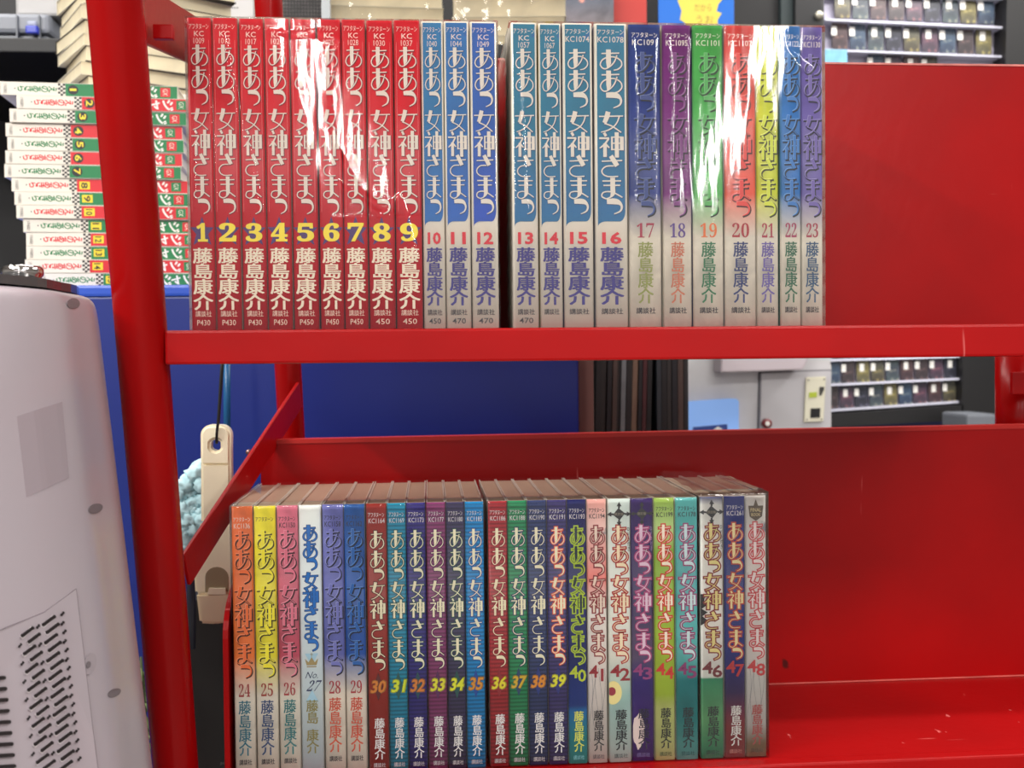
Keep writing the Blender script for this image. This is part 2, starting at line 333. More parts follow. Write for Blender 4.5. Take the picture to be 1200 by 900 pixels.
def book(vol):
    upper = vol <= 23; Y = YU if upper else YL
    l, r = B[vol]; ym = 205 if upper else 740
    pl, pr = at(l, ym, Y), at(r, ym, Y); w = pr.x-pl.x-.0002
    fr = None; lay = LAY1; y0 = -.00025
    side = SCRIPT_SIDE if vol not in SIDES else mat('cover_side_%d' % vol, SIDES[vol], .4)
    if vol <= 9: cm = ramp_mat('spine_%d' % vol, [(0, (204, 26, 40)), (1, RED_S)], noise=.05); word = 'red'
    elif vol <= 16: cm = ramp_mat('spine_%d' % vol, [(0, CREAM), (1, (232, 224, 210))], noise=.02); word = 'blue and cream'
    elif vol in MID: cm = ramp_mat('spine_%d' % vol, stops_fade(MID[vol][0], MID[vol][1]), noise=.22, nscale=45, wave=.03); word = MID[vol][4]
    elif vol == 27: cm = ramp_mat('spine_27', [(0, (228, 232, 226)), (.5, (214, 228, 230)), (1, (206, 220, 226))], noise=.04); word = 'pale white'
    elif vol in STR: cm = ramp_mat('spine_%d' % vol, [(0, STR[vol][0]), (1, STR[vol][0])], noise=.05, stripe=None if vol == 30 else (115, .62)); word = STR[vol][3]
    else:
        S = {40: ([(0, (22, 30, 92)), (.6, (22, 34, 100)), (.78, (26, 60, 140)), (.8, (30, 120, 190)), (.9, (40, 150, 160)), (1, (60, 165, 160))], None, .1, 'navy to teal'),
             41: ([(0, (236, 170, 158)), (.1, (240, 200, 190)), (.3, (226, 120, 110)), (.42, (228, 222, 214)), (1, (226, 214, 206))], ((150, 140, 140), .66), .05, 'white and pink'),
             42: ([(0, (214, 228, 220)), (.6, (226, 226, 214)), (.75, (176, 214, 206)), (1, (214, 230, 224))], None, .06, 'pale mint'),
             43: ([(0, (54, 30, 96)), (.4, (50, 34, 84)), (.6, (92, 78, 108)), (.7, (56, 38, 120)), (1, (78, 40, 126))], ((120, 170, 90), .72), .1, 'dark purple'),
             44: ([(0, (150, 184, 70)), (.12, (190, 214, 140)), (.2, (130, 170, 40)), (.75, (170, 194, 60)), (.8, (206, 214, 130)), (1, (214, 220, 150))], None, .12, 'lime green'),
             45: ([(0, (90, 176, 172)), (.3, (70, 160, 160)), (.62, (96, 180, 176)), (.7, (30, 120, 124)), (.85, (50, 140, 140)), (1, (110, 186, 180))], None, .2, 'aqua'),
             46: ([(0, (30, 50, 120)), (.03, (236, 234, 226)), (.69, (236, 234, 226)), (.695, (60, 150, 110)), (.85, (120, 190, 130)), (1, (40, 150, 110))], None, .15, 'white and sea green'),
             47: ([(0, (30, 44, 120)), (.6, (26, 40, 124)), (.75, (60, 40, 96)), (.88, (150, 50, 56)), (1, (160, 60, 62))], None, .06, 'navy and brick red'),
             48: ([(0, (214, 208, 200)), (.88, (216, 212, 206)), (.95, (150, 124, 92)), (1, (150, 124, 92))], ((130, 126, 130), .62), .05, 'grey and white sketchy')}[vol]
        cm = ramp_mat('spine_%d' % vol, S[0], noise=S[2], second=S[1], nscale=38 if S[1] is None else 55, wave=.02 if vol in (43, 45, 46, 48) else 0); word = S[3]
    b = make_book(w, .128, cm, side)
    b.location = ((pl.x+pr.x)/2, Y, (ZU if upper else ZL)+.0002)
    jit = random.uniform(-.0008, .0008); b.location.y += jit if upper else jit*.6
    ps = .82 if vol > 16 or vol < 10 else .76
    # --- title, numeral, author, marks
    if vol <= 16:
        if vol >= 10:
            f = Flat(); c = .42*w; bl = [(-c, H*.995), (c, H*.995), (c, H*.385)]
            for k in range(9): a = math.pi/2*k/8; bl.append((c-.17*w*(1-math.cos(a))-0*w, H*.385-(.035*H)*math.sin(a)))
            for k in range(9): a = math.pi/2*k/8; bl.append((-c+.25*w-.25*w*math.sin(a), H*.35-(.018*H)*(1-math.cos(a))))
            bc = {10: (0, 112, 166), 11: (6, 104, 170), 12: (8, 86, 172)}.get(vol, (0, 114, 146))
            f.poly([(x, z) for x, z in bl], y0); f.build('spine_panel', ramp_mat('panel_%d' % vol, [(0, bc), (.3, bc), (.6, (bc[0], bc[1]-14, bc[2]+6)), (1, bc)], noise=.12, nscale=50, second=((30, 80, 150), .68)), b)
            y0 -= .0001; side_off = .0
        else:
            f = Flat()
            for s in (-1, 1): f.ribbon([(s*.40*w, H*.38), (s*.40*w, H*.93)], [.00022]*2, y0)
            f.build('border_line', ink((232, 120, 120)), b)
        f = Flat(); logo(f, w, lay, 0, .74, .00022, .0002, -.0002, y0); f.build('title_shadow', ink((120, 20, 40) if vol < 10 else (16, 60, 110)), b)
        f = Flat(); logo(f, w, lay, 0, .74, 0, y=y0-.0001); f.build('title', ink((228, 218, 204)), b)
        if vol <= 9:
            f = Flat(); cz = H*(1-.685); pts = []
            for k in range(10): a = math.pi/2+math.pi*k/5; rr = (.0088 if k % 2 == 0 else .0036); pts.append((max(-w*.48, min(w*.48, rr*math.cos(a))), cz+rr*math.sin(a)*1.05))
            me = [(0, cz)]+pts; f.add(me, [(0, i+1, (i+1) % 10+1) for i in range(10)], y0); f.build('star_emblem', ink((72, 42, 110)), b)
            f = Flat(); d = .30*w if vol != 1 else .2*w; f.string(serif(str(vol)), -d*1.15, d*1.15, H*(1-.715), H*(1-.655), .022, y=y0-.0001); f.build('volume_number', ink((244, 222, 60)), b)
            f = Flat(); vtext(f, AU, 0, w*.82, .735, .935, .022, y0); f.build('author_name', ink((236, 222, 198)), b); ac = (232, 196, 176)
        else:
            f = Flat(); f.string(str(vol), -.3*w, .3*w, H*(1-.725), H*(1-.685), .03, y=y0); f.build('volume_number', ink((212, 30, 52)), b)
            f = Flat(); vtext(f, AU, 0, w*.74, .735, .925, .022, y0); f.build('author_name', ink((54, 44, 128)), b); ac = (60, 54, 60)
        f = Flat(); f.string(PUB, -.33*w, .33*w, H*(1-.957), H*(1-.938), .01, y=y0); f.build('publisher_mark', ink(ac), b)
        if vol in PRICE: f = Flat(); f.string(PRICE[vol], -.27*w, .27*w, H*(1-.985), H*(1-.967), .005, y=y0); f.build('price', ink(ac), b)
        f = Flat(); f.string(HD, -.4*w, .4*w, H*(1-.036), H*(1-.019), .012, y=y0)
        if vol <= 14: f.string('KC', -.2*w, .2*w, H*(1-.059), H*(1-.042), .01, y=y0); f.string(CODE[vol], -.22*w, .22*w, H*(1-.082), H*(1-.064), y=y0)
        else: f.string('KC'+CODE[vol], -.4*w, .4*w, H*(1-.062), H*(1-.043), .004, y=y0)
        f.build('series_mark', ink((232, 214, 200)), b)
    elif vol in MID:
        c0, c1, nc, ac, _ = MID[vol]; gw = .66 if w > .0165 else .8
        dk = tuple(c*.2 for c in c0); li = tuple(min(255, c*1.15+36) for c in c0)
        dz = -.006 if vol > 23 else 0
        lay = [(a+.006, q+.006) for a, q in LAY1]
        f = Flat(); logo(f, w, lay, 0, gw, .00030, .00042, -.00048, y0); f.build('title_shadow', ink(dk), b)
        f = Flat(); logo(f, w, lay, 0, gw, -.00008, -.00020, .00020, y0-.00008); f.build('title_highlight', ink(tuple(min(255, c*.7+110) for c in c0)), b)
        f = Flat(); logo(f, w, lay, 0, gw, -.00008, y=y0-.00016); f.build('title', ink(tuple(min(255, c*1.05+8) for c in c0)), b)
        f = Flat(); f.string(serif(str(vol)), -.27*w, .27*w, H*(1-.703), H*(1-.655), -.006, y=y0); f.build('volume_number', ink(nc), b)
        f = Flat(); vtext(f, AU, 0, w*(.5 if w > .0165 else .62), .717, .922, .012, y0); f.build('author_name', ink(ac), b)
        f = Flat(); f.string(PUB, -.3*w, .3*w, H*(1-.956), H*(1-.936), .02, y=y0); f.build('publisher_mark', ink((52, 46, 50)), b)
        f = Flat(); z = 0 if vol < 24 else -.014*H; f.string(HD, -.4*w, .4*w, H*(1-.043)+z, H*(1-.026)+z, .015, y=y0)
        if CODE[vol]: f.string('KC'+CODE[vol], -.38*w, .38*w, H*(1-.068)+z, H*(1-.049)+z, .004, y=y0)
        f.build('series_mark', ink((236, 226, 214) if vol <= 24 else (44, 40, 50)), b)
    elif vol == 27:
        lay = [(.075+(a-.085)*.86, .075+(q-.085)*.86) for a, q in LAY1]
        f = Flat(); logo(f, w, lay, 0, .66, .0005, y=y0); f.build('title_outline', ink((16, 52, 110)), b)
        f = Flat(); logo(f, w, lay, 0, .66, .0001, y=y0-.0001); f.build('title', ink((20, 116, 200)), b)
        f = Flat(); cz = H*(1-.588)
        f.poly([(-.22*w, cz-.001), (.22*w, cz-.001), (.3*w, cz+.0035), (.14*w, cz+.001), (0, cz+.0045), (-.14*w, cz+.001), (-.3*w, cz+.0035)], y0)
        f.ribbon([(-.22*w, cz-.002), (.22*w, cz-.002)], [.0007]*2, y0); f.ribbon([(0, cz+.0045), (0, cz+.0075)], [.0004]*2, y0); f.ribbon([(-.001, cz+.0062), (.001, cz+.0062)], [.0004]*2, y0)
        f.build('crown_emblem', ink((166, 146, 96)), b)
        f = Flat(); f.string('No.', -.3*w, .26*w, H*(1-.642), H*(1-.618), -.004, .4, y0); f.string(serif('27'), -.26*w, .26*w, H*(1-.69), H*(1-.65), -.004, .4, y0); f.build('volume_number', ink((50, 60, 96)), b)
        f = Flat(); vtext(f, AU[:2], 0, w*.56, .722, .812, .014, y0); vtext(f, AU[2:], 0, w*.56, .832, .922, .014, y0); f.build('author_name', ink((140, 130, 66)), b)
        for zc in (.55, .73):
            f = Flat(); f.poly([(-.3*w, H*(1-zc)), (.0, H*(1-zc)-.008*(1 if zc < .6 else -1)), (.3*w, H*(1-zc))], y0+.00005); f.build('diamond_pattern', ink((170, 208, 226)), b)
    else:
        lay = LAY2; gw = .74
        if vol in STR:
            fillc, outc = (240, 234, 200), STR[vol][1]
            if vol in (37, 38): outc = (18, 34, 96)
            if vol == 39: outc = (226, 84, 44)
            grow = .00055
        else:
            fillc, outc = {40: ((30, 44, 60), (176, 200, 50)), 41: ((232, 214, 196), (140, 46, 52)), 42: ((240, 224, 190), (170, 46, 44)), 43: ((226, 200, 216), (172, 66, 120)),
                           44: ((246, 236, 214), (206, 56, 40)), 45: ((200, 222, 222), (150, 62, 110)), 46: ((240, 226, 150), (140, 34, 40)), 47: ((240, 228, 170), (190, 66, 50)), 48: ((238, 226, 222), (204, 66, 72))}[vol]
            grow = .0008
        f = Flat(); logo(f, w, lay, .02*w, gw, grow, y=y0); f.build('title_outline', ink(outc), b)
        f = Flat(); logo(f, w, lay, .02*w, gw, -.00008 if vol > 39 else 0, y=y0-.0001); f.build('title', ink(fillc), b)
        if vol in STR:
            nc = STR[vol][2]; cz = H*(1-.682)
            f = Flat(); f.poly([(0, cz+.0098), (-.24*w, cz), (0, cz-.0098), (.24*w, cz)], y0); f.build('diamond_emblem', ink(STR[vol][1]), b)
            f = Flat(); f.string(str(vol), -.44*w, .36*w, cz-.0048, cz+.0048, .055, .18, y0-.0001); f.build('numeral_glow', ink(tuple(c*.72 for c in nc)), b)
            f = Flat(); f.string(str(vol), -.39*w, .31*w, cz-.0042, cz+.0042, .02, .18, y0-.0002); f.build('volume_number', ink(nc), b)
            ac = (232, 228, 226); pc = (206, 196, 200)
        else:
            nc, ac, pc = {40: ((190, 206, 50), (222, 226, 96), (120, 190, 196)), 41: ((150, 36, 46), (34, 30, 34), (90, 80, 84)), 42: ((150, 36, 44), (28, 34, 38), (80, 90, 90)), 43: ((150, 60, 120), (26, 20, 44), (110, 90, 150)),
                          44: ((206, 50, 40), (26, 30, 26), (80, 90, 50)), 45: ((134, 52, 104), (20, 30, 36), (30, 90, 90)), 46: ((120, 30, 40), (18, 34, 30), (20, 70, 50)), 47: ((196, 46, 48), (232, 228, 222), (206, 130, 120)), 48: ((206, 56, 60), (178, 70, 66), (90, 70, 50))}[vol]
            d1, d2 = str(vol); f = Flat()
            f.string(d1, -.44*w, .02*w, H*(1-.675), H*(1-.628), .02, y=y0); f.string(d2, (.16 if d2 == '1' else 0)*w, (.3 if d2 == '1' else .44)*w, H*(1-.69), H*(1-.642), .02, y=y0-.00001); f.build('volume_number', ink(nc), b)
        f = Flat(); vtext(f, AU, .04*w, w*.54, .80, .955, .016, y0); f.build('author_name', ink(ac), b)
        f = Flat(); f.string(PUB, -.28*w, .32*w, H*(1-.985), H*(1-.968), .01, y=y0); f.build('publisher_mark', ink(pc), b)
        if vol in CODE:
            f = Flat(); f.string(HD, -.4*w, .4*w, H*(1-.050), H*(1-.033), .015, y=y0); f.string('KC'+CODE[vol], -.38*w, .42*w, H*(1-.073), H*(1-.055), .004, y=y0)
            f.build('series_mark', ink((226, 220, 220) if vol not in (41, 44, 45) else (50, 50, 54)), b)
        elif vol in (42, 43, 46):
            f = Flat(); cz = H*(1-.058); q = .42*w
            for i in range(4):
                a = i*math.pi/2; ca, sa = math.cos(a), math.sin(a)
                T = lambda x, z: (x*ca-z*sa, cz+x*sa+z*ca)
                f.poly([T(-.6*q, 0), T(0, .72*q), T(0, 0)], y0)
                f.poly([T(-.1*q, .6*q), T(.1*q, .6*q), T(.1*q, 1.1*q), T(-.1*q, 1.1*q)], y0-1e-5); f.poly([T(-.26*q, .82*q), T(.26*q, .82*q), T(0, 1.28*q)], y0-2e-5)
            f.build('cross_emblem', ink((36, 34, 36)), b)
            f = Flat(); f.string('限定版', -.2*w, .2*w, cz-.001, cz+.001, .005, y=y0-.0001); f.build('edition_mark', ink((150, 140, 120)), b)
            f = Flat(); vtext(f, 'DVD付き', .43*w, w*.13, .105, .2, .01, y0); f.build('bonus_mark', ink((60, 58, 62) if vol != 43 else (170, 150, 190)), b)
        else:
            f = Flat(); cz = H*(1-.062); f.poly([(-.36*w, cz+.0045), (.36*w, cz+.0045), (.3*w, cz-.003), (0, cz-.0062), (-.3*w, cz-.003)], y0)
            f.poly([(-.12*w, cz+.004), (.12*w, cz+.004), (0, cz+.009)], y0-1e-5); f.build('crest_emblem', ink((84, 66, 44)), b)
            f = Flat(); f.string('FINAL', -.26*w, .26*w, cz+.0003, cz+.0028, .01, y=y0-.0001); f.string('BOOK', -.22*w, .22*w, cz-.0028, cz-.0006, .01, y=y0-.0001); f.build('edition_mark', ink((206, 184, 130)), b)
        if vol == 42:
            f = Flat(); cz = H*(1-.735)
            for q, rr in ((0, .0068),): f.poly([(max(-.5*w, -.32*w+rr*math.cos(2*math.pi*k/20)*.9), cz+rr*math.sin(2*math.pi*k/20)*1.2) for k in range(20)], y0)
            f.build('printed_blossom', ink((236, 220, 150)), b)
            f = Flat(); f.poly([(max(-.5*w, -.38*w+.0028*math.cos(2*math.pi*k/14)), cz+.001+.003*math.sin(2*math.pi*k/14)) for k in range(14)], y0-.0001); f.build('blossom_centre', ink((150, 40, 60)), b)
        if vol == 43:
            f = Flat(); f.poly([(max(-.46*w, -.2*w+.0042*math.cos(2*math.pi*k/18)), H*.115+.012*math.sin(2*math.pi*k/18)*(1+.15*math.sin(k*2))) for k in range(18)], y0+.0001); f.build('printed_blossom', ink((228, 206, 200)), b)
        if vol in (41, 48):
            f = Flat()
            for s in range(5): x = (-.35+.16*s)*w; f.ribbon([(max(-.46*w, min(.46*w, x+.1*w*math.sin(k*.7+s*1.7))), H*(.36-.035*k)) for k in range(9)], [.00025]*9, y0+.0001)
            f.build('sketch_lines', ink((150, 144, 146)), b)
        if vol == 46:
            f = Flat(); f.poly([(-.5*w+abs(.003*math.cos(k*1.9))+(.002 if k % 2 else 0), H*(.63-.014*k)) for k in range(9)]+[(-.5*w, H*.51), (-.5*w, H*.63)], y0+.0001); f.build('printed_leaf', ink((30, 30, 34)), b)
    num = str(vol)
    place = {1: 'leftmost in the upper row', 23: 'rightmost in the upper row', 24: 'leftmost in the lower row', 48: 'rightmost in the lower row'}.get(vol, 'beside volume '+words(vol-1 if vol not in (13, 36, 46) else vol+1))
    tag(b, '%s comic volume with spine numeral %s, %s' % (word, words(vol), place), 'book', 'comic volumes on the upper shelf' if upper else 'comic volumes on the lower shelf')
    return b
BOOKS = {}
# ---------------------------------------------------------------- setting
def struct(name, bm, m): o = link(name, bm, m); o['kind'] = 'structure'; return o
bm = bmesh.new(); box(bm, -4, 5, -6, 4.6, -.05, 0); struct('floor', bm, mat('floor_tile', (120, 116, 112), .4, noise=.08, nscale=3))
bm = bmesh.new(); box(bm, -4, 5, 4.4, 4.5, 0, 3); struct('wall_back', bm, mat('dark_wall', (34, 32, 34), .6, noise=.1, nscale=4))
bm = bmesh.new(); box(bm, -4, 5, -6, 4.6, 2.8, 2.85); struct('ceiling', bm, mat('ceiling_paint', (225, 222, 218), .8, noise=.02))
bm = bmesh.new(); box(bm, -4.1, -4, -6, 4.6, 0, 3); struct('wall_left', bm, mat('wall_paint', (190, 188, 184), .7, noise=.03))
bm = bmesh.new(); box(bm, 5, 5.1, -6, 4.6, 0, 3); struct('wall_right', bm, MATS['wall_paint'])
# ---------------------------------------------------------------- cart
cart = empty('book_cart', (0, .78, 0))
tag(cart, 'red painted steel book cart with tubular posts and two open shelves', 'cart')
def cpart(name, bm, m, smooth=False, label=None):
    bm.transform(Matrix.Translation((0, -.78, 0))); o = link(name, bm, m, cart, smooth)
    if label: o['label'] = label
    return o
def ext(a, b, t): return a+(b-a)*t
# front left post leans, its foot further from the camera
pa, pb = at(135, 0, .585), at(206, 900, .72)
bm = bmesh.new(); tube(bm, [ext(pa, pb, t) for t in (-.35, 0, .3, .6, 1, 2.1)], .0146, 40); o = cpart('post', bm, RED2, True, 'front left tubular post of the cart')
po_front = o
bm = bmesh.new(); q = ext(pa, pb, .492); 
for k, (dx, dz, rr) in enumerate(((-.002, .012, .0026), (-.0025, .0205, .0009))):
    c = q+Vector((dx-.004, -.0143, dz)); vsx = [bm.verts.new(c+Vector((rr*1.1*math.cos(a)*(1+.2*math.sin(3*a)), .0006*0+abs(math.cos(a))*.0004, rr*math.sin(a)))) for a in [2*math.pi*j/14 for j in range(14)]]; bm.faces.new(vsx)
bm.transform(Matrix.Translation((0, -.78, 0))); link('paint_chip', bm, mat('bare_steel', (80, 48, 40), .6), None).parent = po_front
# rear left post
ra, rb = at(315, 10, .93), at(342, 515, .97)
bm = bmesh.new(); tube(bm, [ext(ra, rb, t) for t in (-.3, 0, 1, 3.5)], .0118, 32); cpart('post', bm, RED2, True, 'rear left tubular post of the cart')
# rear right post and bracket
bm = bmesh.new(); tube(bm, [at(1190, 380, .94), at(1190, 600, .94)], .0175, 32); cpart('post', bm, RED2, True, 'rear right tubular post of the cart')
bm = bmesh.new(); a = at(1183, 436, .9); box(bm, a.x, a.x+.05, .895, .9, at(1183, 462, .9).z, a.z, .001); cpart('bracket', bm, RED)
# upper front rail
l = at(193, 393, YU-.008); r = at(1260, 379, YU-.008); zb = at(193, 427.5, YU-.008).z
zt = ZU
bm = bmesh.new(); box(bm, l.x, r.x+.05, YU-.009, YU+.012, zb, zt, .0016); cpart('front_rail', bm, RED)
bm = bmesh.new(); c = at(196, 410, YU); tube(bm, [c+Vector((-.003, .004, 0)), c+Vector((.004, .004, 0))], .0072, 20); tube(bm, [c+Vector((-.006, .004, 0)), c+Vector((-.003, .004, 0))], .0055, 20); cpart('rail_end_weld', bm, RED2, True)
# upper tray + back panel
bm = bmesh.new(); box(bm, l.x, r.x+.05, YU+.012, .80, zt-.004, zt-.0004); cpart('shelf_tray', bm, RED, label='sheet metal tray of the upper shelf')
YB = .80
bm = bmesh.new(); zt2 = at(965, 73.5, YB).z; xl = at(330, 70, YB).x; box(bm, xl, at(1330, 73, YB).x, YB, YB+.0022, zt-.01, zt2, .0007); cpart('back_panel', bm, RED, label='flat red back panel behind the upper shelf')
bm = bmesh.new(); box(bm, xl, at(1330, 73, YB).x, YB-.0006, YB+.0028, zt2-.0012, zt2+.0004, .0003); cpart('panel_edge', bm, mat('worn_edge', (196, 112, 104), .45, noise=.25, nscale=60), label='worn pale top edge of the upper back panel')
# lower shelf
YP = .878
zf = ZL; x0 = at(305, 515, YP).x; x1 = at(1400, 500, YP).x; zp = at(305, 515.5, YP).z; zp2 = at(1200, 500.5, YP).z
bm = bmesh.new(); hexa(bm, [(x0, YP, zf-.01), (x1, YP, zf-.01), (x1, YP, zp2+.003), (x0, YP, zp)], [(x0, YP+.002, zf-.01), (x1, YP+.002, zf-.01), (x1, YP+.002, zp2+.003), (x0, YP+.002, zp)])
cpart('back_panel', bm, RED, label='tall red back panel behind the lower shelf')
bm = bmesh.new(); hexa(bm, [(x0-.001, YP-.001, zp-.0035), (x1, YP-.001, zp2-.0005), (x1, YP-.001, zp2+.003), (x0-.001, YP-.001, zp)], [(x0-.001, YP+.012, zp-.0035), (x1, YP+.012, zp2-.0005), (x1, YP+.012, zp2+.003), (x0-.001, YP+.012, zp)])
cpart('panel_lip', bm, red_paint('red_paint_lip', (176, 44, 40)), label='folded lip along the top of the lower panel')
bm = bmesh.new(); box(bm, x0, x1, YP-.0016, YP-.0004, zf-.0002, zf+.0009, .0003); cpart('tray_edge', bm, mat('worn_edge_dull', (190, 84, 76), .5, noise=.3, nscale=40), label='worn line where tray and back panel meet')  # thin pale mottled strip along the fold
bm = bmesh.new(); box(bm, at(262, 890, YL).x, x1, YL-.004, YP+.004, zf-.004, zf-.0004); cpart('shelf_tray', bm, RED, label='sheet metal tray of the lower shelf')
bm = bmesh.new(); box(bm, at(215, 895, YL-.008).x, x1, YL-.014, YL-.002, zf-.036, zf-.0006, .0015); cpart('front_rail', bm, RED)
# rounded side plate left of lower books
bm = bmesh.new(); xs = at(263, 850, YL-.002).x; zz = at(270, 695, YL).z
pts = [(YL-.003, zf-.03), (YL-.003, zz-.03)]+[(YL-.003+.05*(1-math.cos(t)), zz-.03+.03*math.sin(t)) for t in [math.pi/2*k/8 for k in range(1, 9)]]+[(YL+.16, zz+.0), (YL+.16, zf-.03)]
A = [bm.verts.new((xs, y, z)) for y, z in pts]; Bv = [bm.verts.new((xs+.0035, y, z)) for y, z in pts]; bm.faces.new(A); bm.faces.new(Bv[::-1])
for i in range(len(pts)): bm.faces.new((A[i], Bv[i], Bv[(i+1) % len(pts)], A[(i+1) % len(pts)]))
bmesh.ops.recalc_face_normals(bm, faces=bm.faces); cpart('side_plate', bm, RED)
# flat straps between front and rear posts
def strap(p0, p1, wd, th, name='side_strap', label=None):
    d = (p1-p0).normalized(); bm = bmesh.new(); s = Vector((0, 0, 1)); s = (s-d*s.dot(d)).normalized()*wd/2; t = d.cross(s).normalized()*th
    hexa(bm, [p0-s, p0+s, p0+s+t, p0-s+t], [p1-s, p1+s, p1+s+t, p1-s+t]); bmesh.ops.bevel(bm, geom=bm.edges[:], offset=.0006, segments=1, affect='EDGES')
    return cpart(name, bm, RED, label=label)
strap(at(215, 668, .70), at(349, 462, .945), .0235, .003, label='flat diagonal strap beside the lower shelf')
strap(at(160, 14, .60), at(290, 82, .90), .032, .003, label='flat strap beside the upper shelf')
bm = bmesh.new(); c = at(187, 32, .605); box(bm, c.x-.0055, c.x+.0055, c.y+.007, c.y+.012, c.z-.004, c.z+.004, .0007); cpart('bracket', bm, RED)
for px, py, Y in ((306, 521, YP-.003), (306, 529, YP-.003), (291, 530, .86)):
    c = at(px, py, Y); bm = bmesh.new(); tube(bm, [c, c+Vector((0, .003, 0))], .0022, 12); cpart('bolt', bm, mat('bolt_steel', (150, 120, 116), .35, metal=.8), True)
# ---------------------------------------------------------------- the 48 volumes
for v in range(1, 49): BOOKS[v] = book(v)
# ---------------------------------------------------------------- clear film round the sets
from mathutils import noise as nz
def film(name, px0, px1, Y, z0, z1, creases, label, seed=0, nx=150, nyy=110, depth=.128, amp=.00006, m=None, over=.001):
    x0, x1 = at(px0, 205 if Y < .7 else 740, Y).x, at(px1, 205 if Y < .7 else 740, Y).x
    bm = bmesh.new(); cx = (x0+x1)/2; yb = -.0016; G = []
    cr = [[(at(p, q, Y).x-cx, at(p, q, Y).z-z0, wd*1e-3, hh*.4e-3) for p, q, wd, hh in c] for c in creases]
    crl = [min(p[0] for p in c)-.009 for c in cr]; crh = [max(p[0] for p in c)+.009 for c in cr]
    for j in range(nyy+1):
        row = []
        for i in range(nx+1):
            x = (x0-cx)+(x1-x0)*i/nx; z = (z1-z0)*j/nyy
            y = yb - amp*nz.noise(Vector((x*90+seed, z*14, seed)))*1.4 - amp*.5*nz.noise(Vector((x*260, z*60, seed+3)))
            e = min(i, nx-i)/nx*(x1-x0); y += .0007*math.exp(-e/.0015)
            for c, cl, ch_ in zip(cr, crl, crh):
                if x < cl or x > ch_: continue
                best = 9; wv = 1e-3; hv = 0
                for (ax, az, aw, ah), (bx, bz, bw, bh) in zip(c, c[1:]):
                    dx, dz = bx-ax, bz-az; t = max(0, min(1, ((x-ax)*dx+(z-az)*dz)/(dx*dx+dz*dz))); dd = math.hypot(x-ax-dx*t, z-az-dz*t)
                    if dd < best: best = dd; wv = aw+(bw-aw)*t; hv = ah+(bh-ah)*t
                if best < 4*wv: y -= hv*math.exp(-(best/wv)**2)
            row.append(bm.verts.new((x, y, z)))
        G.append(row)
    for a, b in zip(G, G[1:]):
        for i in range(nx): bm.faces.new((a[i], a[i+1], b[i+1], b[i]))
    # sides, back and top, following the same edge
    def strip(edge, sgn):
        prev = edge
        for y in (.03, .06, .09, depth+.001):
            cur = [bm.verts.new((v.co.x+sgn*.0004*math.sin(k*.4+y*90), y, v.co.z)) for k, v in enumerate(edge)]
            for k in range(len(edge)-1): bm.faces.new((prev[k], prev[k+1], cur[k+1], cur[k]))
            prev = cur
    strip([G[j][0] for j in range(nyy+1)], -1); strip([G[j][nx] for j in range(nyy, -1, -1)], 1)
    prev = G[nyy]
    for s in range(1, 9):
        y = (depth+.001)*s/8; cur = [bm.verts.new((v.co.x, y, z1-z0+over*.4*nz.noise(Vector((v.co.x*70, y*50, seed+9))))) for v in G[nyy]]
        for k in range(nx): bm.faces.new((prev[k], prev[k+1], cur[k+1], cur[k]))
        prev = cur
    o = link(name, bm, m or FILM, None, True); o.location = (cx, Y, z0); tag(o, label, 'plastic wrap', 'clear film round the comic sets')
    return o
zU1 = ZU+H+.0008; zL1 = ZL+H+.0008
cA = [[(290, 33, .5, .2), (350, 42, 1.2, .9), (372, 40, 1.5, 1.2), (395, 48, 1.5, 1.2), (388, 65, 1.6, 1.2), (386, 110, .7, .5), (392, 170, .9, .9), (420, 225, 1.2, 1.0), (460, 250, 1.2, .8)],
      [(262, 40, .5, .3), (268, 80, 1.2, .9), (275, 110, 1.4, .9), (282, 155, .9, .6), (296, 190, .9, .8), (305, 245, 1.3, 1.0)],
      [(232, 85, .4, .3), (245, 90, .5, .5), (250, 160, .6, .5), (253, 252, .6, .5)], [(228, 110, .3, .3), (230, 240, .4, .3)],
      [(395, 215, 1.0, .9), (430, 240, 1.6, 1.3), (445, 252, 1.7, 1.3), (470, 228, .8, .7), (478, 255, 1.5, .9), (486, 300, 1.8, .9)],
      [(390, 254.5, .35, .5), (494, 254.5, .35, .5)], [(240, 300, .6, .3), (236, 345, .5, .4), (252, 360, .4, .3)]]
cB = [[(922, 38, .8, .8), (926, 55, 1.2, 1.1), (938, 72, 1.5, 1.2), (952, 82, 1.2, .9)], 
      [(606, 60, .3, .3), (613, 130, .4, .35), (618, 250, .3, .3)]]
for (px_a, px_b) in ((742, 768), (783, 806)):
    for p in (px_a, px_b): cB.append([(p, 45, .9, .25), (p+random.uniform(-2, 2)+(2 if p == px_a else -2), 110, .9, .3), (p+(1 if p == px_a else -1), 250, .8, .2)])
film('plastic_wrap', 219.5, 585, YU, ZU+.0002, zU1, cA, 'clear shrink film round volumes 1 to 12, left half of upper row', 1, 440, 220, m=FILM)
film('plastic_wrap', 598, 966.5, YU, ZU+.0002, zU1, cB, 'clear shrink film round volumes 13 to 23, right half of the upper row', 5, 440, 220, m=FILM)
film('plastic_wrap', 271.5, 570.5, YL, ZL+.0002, zL1, [[(273, 597, .3, .3), (420, 595, .3, .4), (568, 589, .3, .3)]], 'clear film round volumes 24 to 35, left set of the lower row', 11, 150, 80, amp=.0002)
film('plastic_wrap', 571.7, 819.2, YL, ZL+.0002, zL1, [[(575, 585, .3, .3), (700, 586, .3, .4), (815, 582, .3, .3)]], 'clear film round volumes 36 to 45, middle set of the lower row', 17, 140, 80, amp=.0002)
